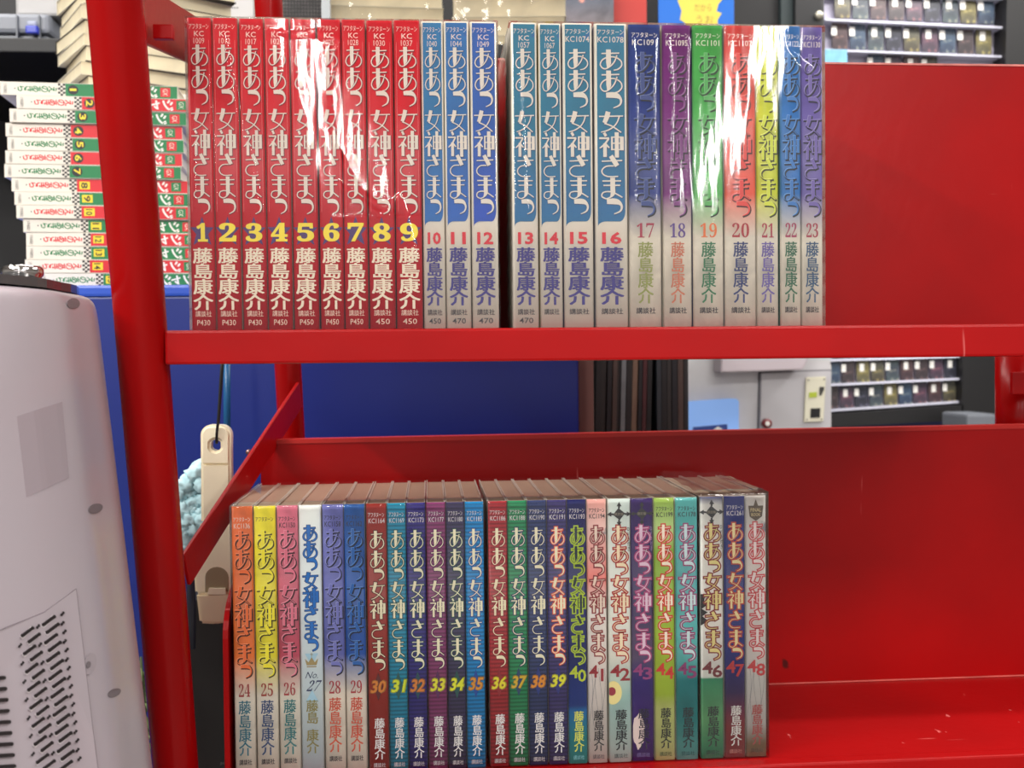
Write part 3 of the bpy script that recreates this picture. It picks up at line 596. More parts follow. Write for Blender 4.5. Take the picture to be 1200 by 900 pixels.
film('plastic_wrap', 820.0, 900.5, YL, ZL+.0002, zL1+.0022, [[(826, 582, .5, .5), (860, 575, .6, .7), (896, 582, .6, .6)]], 'clear film round volumes 46 to 48, right end of the lower row', 23, 80, 80, amp=.0003, over=.005, m=FILM2)
#@@BACKGROUND@@
# ---------------------------------------------------------------- blue counter and what lies on it
def hull(name, pts_px, Y, dep, m, parent=None, bev=0):
    """solid whose front outline is given on the plane Y, pushed back by dep"""
    pts = [at(x, y, Y) for x, y in pts_px]; bm = bmesh.new(); prism(bm, [(p.x, p.z) for p in pts], Y, Y+dep)
    if bev: bmesh.ops.bevel(bm, geom=bm.edges[:], offset=bev, segments=2, affect='EDGES')
    return link(name, bm, m, parent)
BLUE = mat('blue_laminate', (14, 36, 118), .35, noise=.05, nscale=3)
YC = 1.12; ct = at(140, 334, YC); cr_ = at(677, 334, YC)
root = empty('display_counter', (0, YC+.3, 0)); tag(root, 'tall blue laminate counter behind the cart, dark skirting hidden', 'counter')
root['label'] = 'tall plain blue counter standing behind the red cart'
def cp(name, m, *b, bev=.002, par=None):
    bm = bmesh.new(); box(bm, *b, bev=bev); bm.transform(Matrix.Translation((0, -YC-.3, 0))); return link(name, bm, m, par or root)
cp('front_panel', BLUE, ct.x-.35, cr_.x, YC, YC+.02, .0, ct.z-.012)
cp('counter_top', mat('blue_top', (46, 84, 190), .25), ct.x-.35, cr_.x, YC-.002, YC+.375, ct.z-.012, ct.z, bev=.003)  # lighter blue paints the bright reflection along the top edge
cp('side_panel', mat('brown_panel', (116, 82, 76), .5), cr_.x, cr_.x+.018, YC+.01, YC+.35, .0, ct.z-.012)
CT = ct.z
# pile of 15 comics lying flat
rows = [(0, 104), (20, 121.5), (12, 138), (6, 154.5), (8, 171), (6, 188), (5, 204.5), (13, 221), (17, 237), (20, 253), (27, 268.5), (30, 282.5), (31, 297.5), (30, 312), (46, 326)]
G_, R_ = (10, 120, 66), (206, 26, 40); th = (at(110, 96, 1.14).z-CT)/15
def chk(fl, x0, x1, z0, z1, n, y):
    a = (x1-x0)/3; c = (z1-z0)/n
    for i in range(3):
        for j in range(n):
            if (i+j) % 2: fl.poly([(x0+a*i, z0+c*j), (x0+a*(i+1), z0+c*j), (x0+a*(i+1), z0+c*(j+1)), (x0+a*i, z0+c*(j+1))], y)
LS = .176
pgw = mat('page_white', (214, 206, 190), .7)
for i, (lx, cy) in enumerate(rows):
    n = i+1; red = n % 2 == 0; col = R_ if red else G_; z = CT+th*(14-i); Y = 1.14
    b = empty('book', (at(lx, cy, Y).x, Y+random.uniform(-.002, .002), z+.0001), rz=math.radians(random.uniform(3, 5)))
    t = th-.0004
    bm = bmesh.new(); box(bm, 0, LS, 0, .118, 0, .0006); box(bm, 0, LS, 0, .118, t-.0006, t); box(bm, 0, LS, 0, .0008, 0, t, .0003); link('cover', bm, SCRIPT_SIDE, b)
    bm = bmesh.new(); box(bm, .002, LS-.002, .0008, .116, .0006, t-.0006); link('page_block', bm, pgw, b)
    f = Flat(); f.poly([(.064, .0004), (LS-.0005, .0004), (LS-.0005, t-.0006), (.064, t-.0006)], -.0001); f.build('spine_band', ink(col), b)
    f = Flat(); chk(f, .0566, .0638, .0005, t-.0007, 6, -.00015); f.build('checker_band', ink((26, 24, 26)), b)
    f = Flat()
    for k, c in enumerate('えのあきら'): f.em(c, .0515-.0076*k, t/2, .0095, .0078, .02, -.0001, rot=1)
    f.build('author_name', ink(col), b)
    f = Flat(); f.string('少年画報社', .0035, .0070, .0015, t-.002, 0, y=-.0001, rot=1); f.poly([(.0145+.0007*math.cos(a_*.8), t/2+.0007*math.sin(a_*.8)) for a_ in range(8)], -.0001); f.build('publisher_mark', ink((70, 66, 70)), b)
    f = Flat()
    if n < 8: f.poly([(.0715+.0052*math.cos(2*math.pi*k/18), t/2+.0050*math.sin(2*math.pi*k/18)) for k in range(18)], -.00018)
    else: f.poly([(.0665, t*.22), (.077, t*.22), (.077, t*.8), (.0665, t*.8)], -.00018)
    f.build('number_badge', ink((24, 24, 24) if n < 8 else (230, 204, 40)), b)
    f = Flat(); f.string(str(n), .0682, .0748, t*(.42 if n == 1 else .28), t*(.6 if n == 1 else .74), .02, y=-.00025, rot=1); f.build('volume_number', ink((236, 214, 50) if n < 8 else (40, 36, 30)), b)
    f = Flat()
    for k, c in enumerate('ジャジャ'): f.em(c, .150-.0115*k, t/2, .0125, .013, .03, -.00022, rot=1)
    f.build('title', ink((236, 232, 226)), b)
    f = Flat(); f.poly([(.1585, t*.15), (.1685, t*.15), (.1685, t*.85), (.1585, t*.85)], -.0002); f.build('imprint_badge', ink(G_ if red else R_), b)
    f = Flat(); f.string('GX', .161, .166, t*.25, t*.75, .0, y=-.0003, rot=1); f.build('imprint_mark', ink((232, 226, 206)), b)
    extra = {1: ', topmost of the pile', 15: ', bottom of the pile'}.get(n, '')
    tag(b, '%s banded comic marked %s lying flat in the left pile%s' % ('red' if red else 'green', words(n), extra), 'book', 'comics piled flat on the blue counter')
# cream page edges: turned pile behind
p0 = at(99, 90, 1.275)
nb = 27; tb = .0165; bz = CT
for i in range(nb):
    if bz > at(99, -30, 1.3).z: break
    tall = globals().setdefault('TALL', [])
    jx, jy, jr = random.uniform(-.004, .004), random.uniform(-.003, .003), random.uniform(-2, 2)
    if i == nb-1: pass
    b = empty('book', (p0.x+jx, 1.275+jy, bz+.0001), rz=math.radians(32+jr*1.6)); tk = tb*random.uniform(.86, 1.1)
    bm = bmesh.new(); box(bm, .001, .178, .001, .112, .0008, tk-.0008); link('page_block', bm, PAGES2, b)
    bm = bmesh.new(); box(bm, 0, .180, 0, .114, 0, .0008); box(bm, 0, .18, 0, .114, tk-.0009, tk-.0001); box(bm, 0, .18, .113, .1138, 0, tk-.0001)
    link('cover', bm, mat('dark_cover', (50, 44, 40), .5) if i % 2 == 1 else mat('pale_cover', (206, 198, 176), .5), b)  # every other cover dark: shade of the gaps put into the colour
    tall.append(b); tag(b, 'cream paged book hidden low in the tall pile behind the flat comics', 'book', 'cream paged books in the tall pile')
    bz += tk
for k_, b in enumerate(TALL[::-1][:9]): b['label'] = 'cream paged book, %s of the tall pile behind the left post' % ORD[k_]
# white spines, narrow pile seen between post and volume 1
NARROW = []
p1 = at(198, 300, 1.27); bz = CT; k = 0
while bz < at(205, 108, 1.27).z:
    tk = .0135*random.uniform(.95, 1.08); b = empty('book', (p1.x+random.uniform(0, .003)+.001, 1.285, bz+.0001)); bm = bmesh.new(); box(bm, 0, .10, 0, .0008, 0, tk-.0003, .0003); box(bm, 0, .10, 0, .012, 0, .0006); box(bm, 0, .10, 0, .012, tk-.0009, tk-.0003)
    link('cover', bm, SCRIPT_SIDE, b); bm = bmesh.new(); box(bm, .001, .099, .0008, .0118, .0006, tk-.0009); link('page_block', bm, pgw, b)
    f = Flat(); f.string('STEEL' if k % 2 else 'BLADE', .004, .016, tk*.3, tk*.7, 0, y=-.0001) if False else f.poly([(.004, tk*.3), (.013, tk*.3), (.013, tk*.7), (.004, tk*.7)], -.0001)
    f.build('spine_mark', ink([(70, 110, 100), (150, 60, 70), (90, 96, 110)][k % 3]), b)
    tag(b, 'white', 'book', 'white spined books in the narrow pile'); NARROW.append(b); bz += tk; k += 1
NTH = 'topmost second third fourth fifth sixth seventh eighth ninth tenth eleventh twelfth thirteenth fourteenth fifteenth sixteenth seventeenth eighteenth nineteenth twentieth'.split()
for k_, b in enumerate(NARROW[::-1]): b['label'] = 'white spined book, %s in the narrow pile beside the red post' % NTH[min(k_, 19)]
# dark shelving unit behind, carries the case and the wrapped piles
DK = mat('black_steel', (20, 19, 21), .5); GREY = mat('grey_plastic', (112, 116, 124), .45, noise=.05, nscale=8)
zs = at(500, 62, 1.55).z; xa, xb = at(225, 50, 1.55).x, at(722, 50, 1.55).x
bm = bmesh.new(); box(bm, at(-200, 50, 1.55).x, xb, 1.5, 1.93, zs-.02, zs-.0002, .002); tag(link('shelf_board', bm, DK), 'black shelf board carrying the wrapped book piles and the grey case', 'shelf')
bm = bmesh.new(); box(bm, at(-400, 50, 1.55).x, xb, 1.935, 1.96, 0, zs+.6); struct('wall_partition', bm, mat('black_board', (26, 25, 27), .6))
# grey tool case with a blue latch
c = empty('tool_case', (at(-40, 57, 1.56).x, 1.6, zs)); tag(c, 'grey plastic case with a blue latch, upper left corner', 'case')
xr = at(57, 40, 1.56).x-c.location.x; zt_ = at(30, 16, 1.56).z-zs
bm = bmesh.new(); box(bm, -.3, xr, -.04, .2, .0, zt_*.42, .006); link('case_base', bm, GREY, c)
bm = bmesh.new(); box(bm, -.3, xr+.002, -.043, .2, zt_*.45, zt_, .006); link('lid', bm, mat('grey_lid', (128, 132, 142), .4), c)
for k in range(2):
    bm = bmesh.new(); xx = at(20+k*26, 30, 1.555).x-c.location.x; box(bm, xx-.001, xx+.001, -.047, -.04, .004, zt_-.004); link('rib', bm, GREY, c)
a = at(31, 40, 1.55); b_ = at(45, 31, 1.55); bm = bmesh.new(); box(bm, a.x-c.location.x, b_.x-c.location.x, -.055, -.045, a.z-zs, b_.z-zs, .002); link('latch', bm, mat('latch_blue', (44, 60, 180), .35), c)
a = at(32, 31, 1.55); b_ = at(43, 25, 1.55); bm = bmesh.new(); box(bm, a.x-c.location.x, b_.x-c.location.x, -.053, -.045, a.z-zs, b_.z-zs, .002); link('latch_catch', bm, mat('latch_grey', (150, 156, 180), .35), c)
bm = bmesh.new(); a = at(18, 14, 1.57); b_ = at(72, -22, 1.57); box(bm, a.x, b_.x, 1.57, 1.75, zs+zt_+.0005, b_.z, .004); tag(link('paper_packet', bm, mat('packet_white', (170, 168, 168), .35, bump=.6, nscale=30)), 'white wrapped packet on top of the grey case', 'packet')
# wrapped cream piles behind the top of the upper row
def pile(px0, px1, ytop, Y, n, label, rz):
    a, b_ = at(px0, 30, Y), at(px1, 30, Y); w = b_.x-a.x; zt3 = at(px0, ytop, Y).z; t = (zt3-zs)/n
    for i in range(n):
        o = empty('book', (a.x+random.uniform(-.001, .001), Y, zs+t*i), rz=rz); bm = bmesh.new(); box(bm, .001, w-.001, .001, .12, .0006, t-.0006); link('page_block', bm, PAGES2, o)
        bm = bmesh.new(); box(bm, 0, w, 0, .121, 0, .0007); box(bm, 0, w, 0, .121, t-.0008, t-.0001); link('cover', bm, MATS['pale_cover'], o)
        tag(o, label, 'book', label.replace('book in', 'books in')); o['label'] = label.replace('book in', 'book, '+('%s from the bottom in' % rank(i+1)))
    bm = bmesh.new(); N = 40; rows_ = []
    for j in range(13):
        rows_.append([bm.verts.new((w*i/N+(-.001 if i == 0 else .001 if i == N else 0), -.002-.0012*nz.noise(Vector((i*.35, j*.5, px0))), (zt3-zs+.002)*j/12)) for i in range(N+1)])
    rows_.append([bm.verts.new((w*i/N, .12, zt3-zs+.003+.002*nz.noise(Vector((i*.3, 3, px0))))) for i in range(N+1)])
    for A_, B_ in zip(rows_, rows_[1:]):
        for i in range(N): bm.faces.new((A_[i], A_[i+1], B_[i+1], B_[i]))
    o = link('plastic_wrap', bm, FILM, None, True); o.location = (a.x, Y, zs); o.rotation_euler.z = rz; tag(o, 'clear film round the cream book pile behind volumes %s' % ('six to eleven' if px0 < 450 else 'eleven to fourteen'), 'plastic wrap', 'clear film on the cream piles')
pile(387, 520, -14, 1.57, 4, 'cream paged book in the wrapped pile behind volumes six to eleven', .05)
pile(530, 662, -2, 1.56, 3, 'cream paged book in the wrapped pile behind volumes eleven to fourteen', -.08)
# sheet in a sleeve, mesh basket, steel post
def card(name, px0, px1, py0, py1, Y, dep, m, label, cat, bev=.0008):
    bm = bmesh.new(); a, b_ = at(px0, py1, Y), at(px1, py0, Y); box(bm, 0, b_.x-a.x, 0, dep, 0, b_.z-a.z, bev); o = link(name, bm, m); o.location = a; tag(o, label, cat); return o
o = card('card_packet', 229, 296, -30, 62, 1.54, .03, mat('paper_white', (214, 212, 210), .5), 'white printed packet in a clear sleeve behind volumes 1 to 3', 'packet')
f = Flat(); z = at(250, 9.5, 1.54).z-o.location.z; f.add([(p[0], p[1]) for p in [(.014+k*.0034+q*.0022, z+h*.0016) for k in range(14) for q, h in ((0, 0), (1, 0), (1, 1), (0, 1))]], [tuple(range(4*k, 4*k+4)) for k in range(14)], -.0004)
f.add([(.014+k*.0034+q*.0022, z-.011+h*.0014) for k in range(7) for q, h in ((0, 0), (1, 0), (1, 1), (0, 1))], [tuple(range(4*k, 4*k+4)) for k in range(7)], -.0004); f.build('printed_line', ink((110, 108, 112)), o)
bk = empty('mesh_basket', at(328, 62, 1.55)); tag(bk, 'dark wire mesh basket behind volumes 4 to 6', 'basket'); bw = at(378, 60, 1.55).x-bk.location.x; bh = at(328, -20, 1.55).z-bk.location.z
bm = bmesh.new(); box(bm, 0, bw, .02, .022, 0, bh); link('back', bm, mat('grey_cloth', (96, 92, 92), .7, noise=.3, nscale=120), bk)
bm = bmesh.new()
for i in range(15): box(bm, bw*i/14-.0005, bw*i/14+.0005, -.0005, .0005, 0, bh)
for j in range(20): box(bm, 0, bw, -.0011, -.0003, bh*j/19-.0005, bh*j/19+.0005)
o = link('wire_mesh', bm, DK, bk)
card('steel_post', 377.5, 386.5, -30, 62, 1.545, .012, mat('steel_grey', (150, 154, 156), .3, metal=.6), 'narrow grey steel post between the basket and the wrapped pile', 'post')
# posters and dark frames further back
o = card('poster', 661, 719, -40, 66, 1.72, .003, ramp_mat('poster_print', [(0, (190, 150, 140)), (.4, (60, 56, 70)), (.7, (90, 96, 110)), (1, (170, 150, 146))], size=.3, noise=.4, nscale=26, second=((232, 150, 130), .58)), 'colourful crowded poster behind volumes 14 to 16', 'poster')
f = Flat()
for (x, y, w, h, cc) in ((.002, .118, .022, .014, 0), (.03, .12, .018, .01, 1), (.054, .118, .016, .012, 2), (.004, .096, .02, .01, 3), (.03, .098, .03, .008, 4)): pass
f.string('LaLa', .058, .078, .128, .140, .03, y=-.0004); f.build('poster_word', ink((232, 204, 90)), o)
card('red_board', 719, 757.5, -40, 70, 1.74, .01, mat('red_card', (196, 62, 56), .5), 'plain red board between the crowded poster and the black frame', 'board')
bp = card('poster', 772, 860, -50, 80, 2.0, .003, mat('poster_blue', (16, 106, 206), .4), 'bright blue poster with a yellow paint splash', 'poster')
W2 = at(860, 0, 2.0).x-at(772, 0, 2.0).x; sc = W2/88.0; z0 = at(772, 0, 2.0).z-bp.location.z
pts = [(22, 50), (24, 30), (30, 12), (33, 2), (38, -8), (36, -20), (30, -26), (31, -34), (26, -44), (22, -50)]; spl_pts = [(792, -30), (795, 2), (799, 12), (797, 22), (803, 26), (806, 36), (818, 60), (840, 62), (842, 34), (841, 22), (846, 14), (840, 12), (842, 4), (847, -2), (846, -30)]
f = Flat(); me = [((x-772)*sc, z0-y*sc) for x, y in spl_pts]; f.add([(sum(p[0] for p in me)/len(me), sum(p[1] for p in me)/len(me))]+me, [(0, i+1, (i+1) % len(me)+1) for i in range(len(me))], -.0005); f.build('yellow_splash', ink((226, 208, 84)), bp)
f = Flat(); f.string('だから', (814-772)*sc, (834-772)*sc, z0-12*sc, z0-4*sc, -.01, y=-.0009); f.string('うお', (816-772)*sc, (836-772)*sc, z0-26*sc, z0-17*sc, -.01, y=-.0009); f.build('poster_word', ink((150, 122, 70)), bp)
cab = empty('display_cabinet', (at(860, 400, 2.1).x, 2.12, 0)); tag(cab, 'tall black display cabinet frame left of the card showcase', 'cabinet')
def cb(name, m, px0, px1, Y, dep, z0=0.0, z1=2.2):
    bm = bmesh.new(); box(bm, at(px0, 0, Y).x-cab.location.x, at(px1, 0, Y).x-cab.location.x, Y-2.12, Y+dep-2.12, z0, z1, .002); return link(name, bm, m, cab)
cb('frame', DK, 745, 966, 2.12, .3, 1.55, 2.2); cb('door_edge', mat('dark_green_steel', (46, 58, 60), .4), 915, 930, 2.105, .02, 1.55, 2.2); cb('door_edge', mat('dark_grey_steel', (34, 34, 36), .4), 932, 964, 2.09, .03, 1.55, 2.2)
cb('base', DK, 745, 966, 2.3, .1, 0, 1.56)
q = at(959, 18.5, 2.09); bm = bmesh.new(); tube(bm, [q, q+Vector((0, -.006, 0)), q+Vector((0, -.009, 0))], .008, 20, rr=[.0085, .0085, .005]); bm.transform(Matrix.Translation(-cab.location)); link('lock', bm, mat('lock_steel', (190, 186, 170), .3, metal=.6), cab, True)
# ---------------------------------------------------------------- card showcases
arts = [ramp_mat('card_art_%d' % i, [(0, a), (.45, b_), (1, d)], size=.05, noise=.35, nscale=110, second=(e_, .6)) for i, (a, b_, d, e_) in enumerate([
    ((60, 62, 60), (88, 84, 66), (58, 52, 44), (130, 118, 74)), ((50, 66, 84), (58, 76, 98), (44, 54, 74), (110, 116, 110)), ((44, 44, 54), (40, 42, 54), (50, 50, 60), (88, 88, 104)),
    ((84, 66, 66), (68, 50, 54), (60, 48, 54), (108, 84, 78)), ((92, 86, 60), (112, 104, 66), (76, 74, 62), (150, 140, 88)), ((54, 52, 66), (84, 60, 76), (54, 52, 62), (120, 80, 84)),
    ((62, 76, 78), (56, 62, 74), (68, 80, 82), (120, 120, 108)), ((66, 58, 60), (60, 50, 54), (52, 46, 50), (100, 80, 78))])]
WP = mat('showcase_back', (190, 186, 206), .5); SH = mat('showcase_shelf', (206, 206, 222), .35); TAG = mat('tag_white', (232, 230, 224), .5)
def showcase(name, label, Y, corners, shelves, rows_, group, pitch, cw, ch, frames, rowlab):
    s = empty(name, at(corners[0][0], 416, Y)); s.location.z = 0; tag(s, label, 'showcase'); ox = s.location.x
    def P(x, y, dy=0): p = at(x, y, Y); return (p.x-ox, p.z)
    def hp(nm, c4, y0, y1, m):
        bm = bmesh.new(); prism(bm, [P(*c) for c in c4], y0, y1); return link(nm, bm, m, s)
    hp('back_panel', corners, .03, .035, WP)
    for (xa, ya, xb_, yb_) in shelves: hp('shelf', [(xa, ya), (xb_, yb_), (xb_, yb_-2.2), (xa, ya-2.2)], -.004, .03, SH)
    for f4 in frames: hp('frame', f4, -.02, .05, DK)
    for ri, (x0, y0, sl, n, skip, idx) in enumerate(rows_):
        for k in range(n):
            if k in skip: continue
            x = x0+pitch*k; y = y0+sl*k*pitch; bm = bmesh.new()
            pr = [P(x, y), P(x+cw, y+sl*cw), P(x+cw*.98, y+sl*cw-ch), P(x-.02*cw, y-ch)]; mx, mz = pr[0]
            prism(bm, [(a-mx, b_-mz) for a, b_ in pr], 0, .003); o = link('trading_card', bm, arts[(idx*3+k*5+(k*k) % 3) % 8]); o.location = (ox+mx, Y+.012, mz)
            tw = (pr[1][0]-pr[0][0]); hh = pr[3][1]-mz; tx = .02*tw if (k+ri) % 3 else .3*tw
            bm = bmesh.new(); box(bm, tx-.1*tw, tx+.24*tw, -.002, -.0002, hh*.5, hh*.85); link('price_tag', bm, TAG, o)
            tag(o, '%s, %s from the left' % (rowlab[ri], rank(k+1-sum(1 for j in skip if j < k))), 'card', group)
area('showcase_led_light', (at(1070, 40, 2.05).x, 2.05, at(1070, -70, 2.05).z), math.radians(35), .42, .03, 1.1)  # added lamp, lifts the dark back of the upper showcase
area('showcase_led_light', (at(1050, 440, 2.35).x, 2.35, at(1050, 380, 2.35).z), math.radians(35), .42, .03, .5)  # added lamp doing the same for the lower showcase
showcase('card_showcase', 'tall glass card showcase above the upper back panel, black framed', 2.2,
         [(962, -60), (1180, -60), (1176, 120), (962, 120)], [(966, 24.5, 1176, 34), (962, 60, 1176, 68), (962, -8, 1176, 0)],
         [(981, 18.5, .042, 9, (), 0), (978, 55, .038, 9, (), 1), (978, 91, .03, 6, (0, 1), 2)], 'trading cards in the upper showcase', 21.2, 18, 31,
         [[(1176, -70), (1215, -70), (1215, 130), (1171, 130)]],
         ['card on the top shelf, upper showcase', 'card on the middle shelf, upper showcase', 'half hidden card above the red panel'])
card('blue_card', 963, 993, 58, 82, 2.195, .003, mat('pale_blue_print', (130, 190, 220), .3, noise=.2, nscale=40), 'pale blue shiny card right of volume 23, above the panel', 'card')
showcase('card_showcase', 'lower card showcase seen between the two shelves, right side', 2.5,
         [(960, 395), (1128, 395), (1124, 478), (968, 489)], [(968, 452.5, 1126, 445), (968, 482.5, 1124, 472), (968, 423.5, 1127, 419)],
         [(978, 420, -.03, 8, (), 1), (972, 449.5, -.042, 9, (), 3), (970, 479, -.055, 9, (), 5)], 'trading cards in the lower showcase', 17.3, 14.6, 25.5,
         [[(1124, 390), (1164, 390), (1164, 505), (1122, 505)], [(968, 485), (1124, 474), (1124, 492), (968, 500)]],
         ['card cut off by the rail, lower showcase', 'dark card on the middle shelf, lower showcase', 'dark card on the bottom shelf, lower showcase'])
showcase('card_showcase', 'narrow slice of another showcase beside the rear right post', 2.55,
         [(1160, 395), (1190, 395), (1190, 480), (1160, 480)], [(1160, 446, 1190, 443)], [(1162, 441, 0, 1, (), 6), (1162, 474, 0, 1, (), 7)], 'trading cards by the rear post', 17, 14, 24, [],
         ['card on the upper ledge beside the rear right post', 'card on the lower ledge beside the rear right post'])
card('blue_cabinet_base', 960, 1200, 502, 1096, 2.52, .3, mat('navy_board', (14, 20, 60), .5), 'navy base cabinet under the lower showcase', 'cabinet', .004)
card('grey_tub', 1132, 1168, 485, 1144, 2.3, .12, GREY, 'grey plastic tub end in front of the navy cabinet', 'tub', .006)
# ---------------------------------------------------------------- records, white vending machine
yr = 1.5; px = 696.0; i = 0
cols = [(16, 15, 18), (34, 30, 30), (14, 14, 20), (60, 44, 40), (24, 22, 24), (96, 96, 100), (20, 18, 20), (110, 84, 70), (18, 16, 20), (56, 18, 22), (12, 12, 14), (30, 34, 40)]
zb_ = at(700, 560, yr).z
bm = bmesh.new(); box(bm, at(660, 500, yr).x, at(812, 500, yr).x, yr-.01, yr+.35, 0, zb_-.001); tag(link('record_crate', bm, DK), 'low black crate under the row of dark records', 'crate')
while px < 808:
    wp = random.uniform(4.4, 7.2); a, b_ = at(px, 500, yr), at(px+wp-.5, 500, yr); bm = bmesh.new(); box(bm, 0, b_.x-a.x, 0, .30, 0, .31, .0006)
    o = link('record_sleeve', bm, mat('sleeve_%d' % (i % 12), cols[i % 12], .35, noise=.2, nscale=30)); o.location = (a.x, yr+random.uniform(0, .008), zb_); o.rotation_euler.y = math.radians(1.6 if px < 760 else 0)
    tag(o, 'thin dark record sleeve upright in the row left of the white machine', 'record', 'dark record sleeves in a row'); px += wp+(8 if px < 760 <= px+wp else 0); i += 1
Yw = 1.95; wm = empty('vending_machine', at(890, 500, Yw)); wm.location.z = 0; tag(wm, 'white machine with a coin panel seen between the two shelves', 'machine')
def wp_(name, pts, y0, y1, m, bev=0):
    bm = bmesh.new(); prism(bm, [(at(x, y, Yw).x-wm.location.x, at(x, y, Yw).z) for x, y in pts], y0, y1)
    if bev: bmesh.ops.bevel(bm, geom=bm.edges[:], offset=bev, segments=2, affect='EDGES')
    return link(name, bm, m, wm)
WH = mat('machine_white', (206, 204, 206), .4, noise=.02); WH2 = mat('machine_grey_white', (192, 190, 194), .45)
wp_('body', [(790, 395), (974, 395), (974, 700), (790, 700)], 0, .3, WH, .003)
wp_('overhang', [(838, 400), (946, 400), (930, 433), (836, 436)], -.05, 0, mat('machine_lilac', (196, 184, 190), .45), .002)
wp_('door', [(890, 437), (971.5, 434.5), (971.5, 520), (888, 520)], -.012, -.0005, WH2, .001)
wp_('door_gap', [(888.6, 435.6), (973, 433), (973, 520), (887, 520)], -.003, -.0004, mat('gap_grey', (110, 108, 112), .6))
wp_('coin_panel', [(941, 442), (964, 441), (961, 493), (938.5, 494)], -.018, -.0125, mat('coin_cream', (226, 222, 200), .4), .001)
wp_('coin_label', [(944, 459.5), (953, 459), (953, 465), (944, 465.5)], -.0195, -.0185, mat('label_lime', (180, 196, 60), .5))
wp_('coin_slot', [(956, 453), (961.5, 453), (961, 457), (958, 463), (956, 463)], -.0195, -.0185, mat('slot_dark', (60, 58, 56), .4))
wp_('return_window', [(946, 478), (957, 477.6), (956.5, 488.5), (945.5, 489)], -.0195, -.0185, mat('window_black', (14, 13, 14), .3))
for (x, y) in ((943.5, 445), (961.5, 444), (941.5, 491), (958.5, 490.5)):
    q = at(x, y, Yw)-wm.location; bm = bmesh.new(); tube(bm, [q+Vector((0, -.0195, 0)), q+Vector((0, -.018, 0))], .0012, 8); link('screw', bm, MATS['slot_dark'], wm)
q = at(895, 495.5, Yw)-wm.location; bm = bmesh.new(); tube(bm, [q+Vector((0, -.022, 0)), q+Vector((0, -.012, 0))], .0088, 20); lk = link('lock', bm, mat('lock_wine', (120, 46, 50), .35), wm, True)
bm = bmesh.new(); tube(bm, [q+Vector((0, -.024, 0)), q+Vector((0, -.0222, 0))], .0042, 14); link('keyhole', bm, TAG, lk)
ac = empty('acrylic_sign', at(812, 600, 1.93)); tag(ac, 'pale blue rounded sign panel with a dark blue strip', 'sign'); ac.location.z = at(812, 640, 1.93).z
def ap(name, pts, y0, y1, m, par=ac):
    bm = bmesh.new(); prism(bm, [(at(x, y, 1.93).x-ac.location.x, at(x, y, 1.93).z-ac.location.z) for x, y in pts], y0, y1); return link(name, bm, m, par)
ap('panel', [(795, 471), (855, 467)]+[(861+5*math.sin(t), 472-5*math.cos(t)) for t in (.3, .8, 1.3)]+[(866, 640), (795, 640)], 0, .004, mat('acrylic_blue', (130, 172, 236), .2, emit=.25))
ap('strip', [(812, 500.5), (852, 497), (852.5, 540), (812, 540)], -.002, -.0002, mat('strip_blue', (24, 56, 130), .4))
ap('arrow', [(835, 504), (841, 499.5), (847, 503.5), (843, 503.5), (843, 510), (839, 510), (839, 504)], -.003, -.0022, TAG)
# ---------------------------------------------------------------- things hanging beside the lower shelf
Yt = .86; tl = empty('hand_brush', at(254, 515, Yt)); tag(tl, 'cream plastic brush with a hole in its handle hanging on a black cord', 'brush')
ox, oz = tl.location.x, tl.location.z
def tp(x, y): p = at(x, y, Yt); return (p.x-ox, p.z-oz)
IV = mat('ivory_plastic', (250, 240, 208), .25, coat=.3, noise=.02)
# handle: outline with a hole, built as ring strips
out = []
for k in range(9): a = math.pi-math.pi/2*k/8; out.append((248+12*math.cos(a), 510-12.5*math.sin(a)))
for k in range(9): a = math.pi/2-math.pi/2*k/8; out.append((259.5+12*math.cos(a), 510-12.5*math.sin(a)))
out = out+[(271.5, 530), (271.8, 545), (254, 545), (236.5, 545), (236.2, 530)]
bm = bmesh.new(); n = len(out); hx, hy, hr = 253.7, 521.5, 6.6; y0, y1 = -.005, .006
ang = [math.atan2(-(y-hy), x-hx) for x, y in out]
fo = [bm.verts.new((tp(x, y)[0], y0, tp(x, y)[1])) for x, y in out]; fi = [bm.verts.new((tp(hx+hr*math.cos(a), hy-hr*math.sin(a))[0], y0, tp(hx+hr*math.cos(a), hy-hr*math.sin(a))[1])) for a in ang]
bo = [bm.verts.new((v.co.x, y1, v.co.z)) for v in fo]; bi = [bm.verts.new((v.co.x, y1, v.co.z)) for v in fi]
for i in range(n):
    j = (i+1) % n
    bm.faces.new((fo[i], fo[j], fi[j], fi[i])); bm.faces.new((bo[j], bo[i], bi[i], bi[j])); bm.faces.new((fo[j], fo[i], bo[i], bo[j])); bm.faces.new((fi[i], fi[j], bi[j], bi[i]))
bmesh.ops.recalc_face_normals(bm, faces=bm.faces); es = [e for e in bm.edges if all(abs(v.co.y-y0) < 1e-6 for v in e.verts) and ({*e.verts} <= {*fo} or {*e.verts} <= {*fi}) and len(e.link_faces) == 2 and any(abs(f_.normal.y) < .5 for f_ in e.link_faces)]
bmesh.ops.bevel(bm, geom=es, offset=.0022, segments=3, affect='EDGES'); link('handle_end', bm, IV, tl)
bm = bmesh.new(); prism(bm, [tp(*p) for p in ((236.5, 545), (271.8, 545), (273, 612), (236.8, 610))], y0, y1); bmesh.ops.bevel(bm, geom=[e for e in bm.edges if abs(e.verts[0].co.y-y0) < 1e-6 and abs(e.verts[1].co.y-y0) < 1e-6 and abs(e.verts[0].co.x-e.verts[1].co.x) < .006], offset=.0022, segments=3, affect='EDGES'); link('handle', bm, IV, tl)
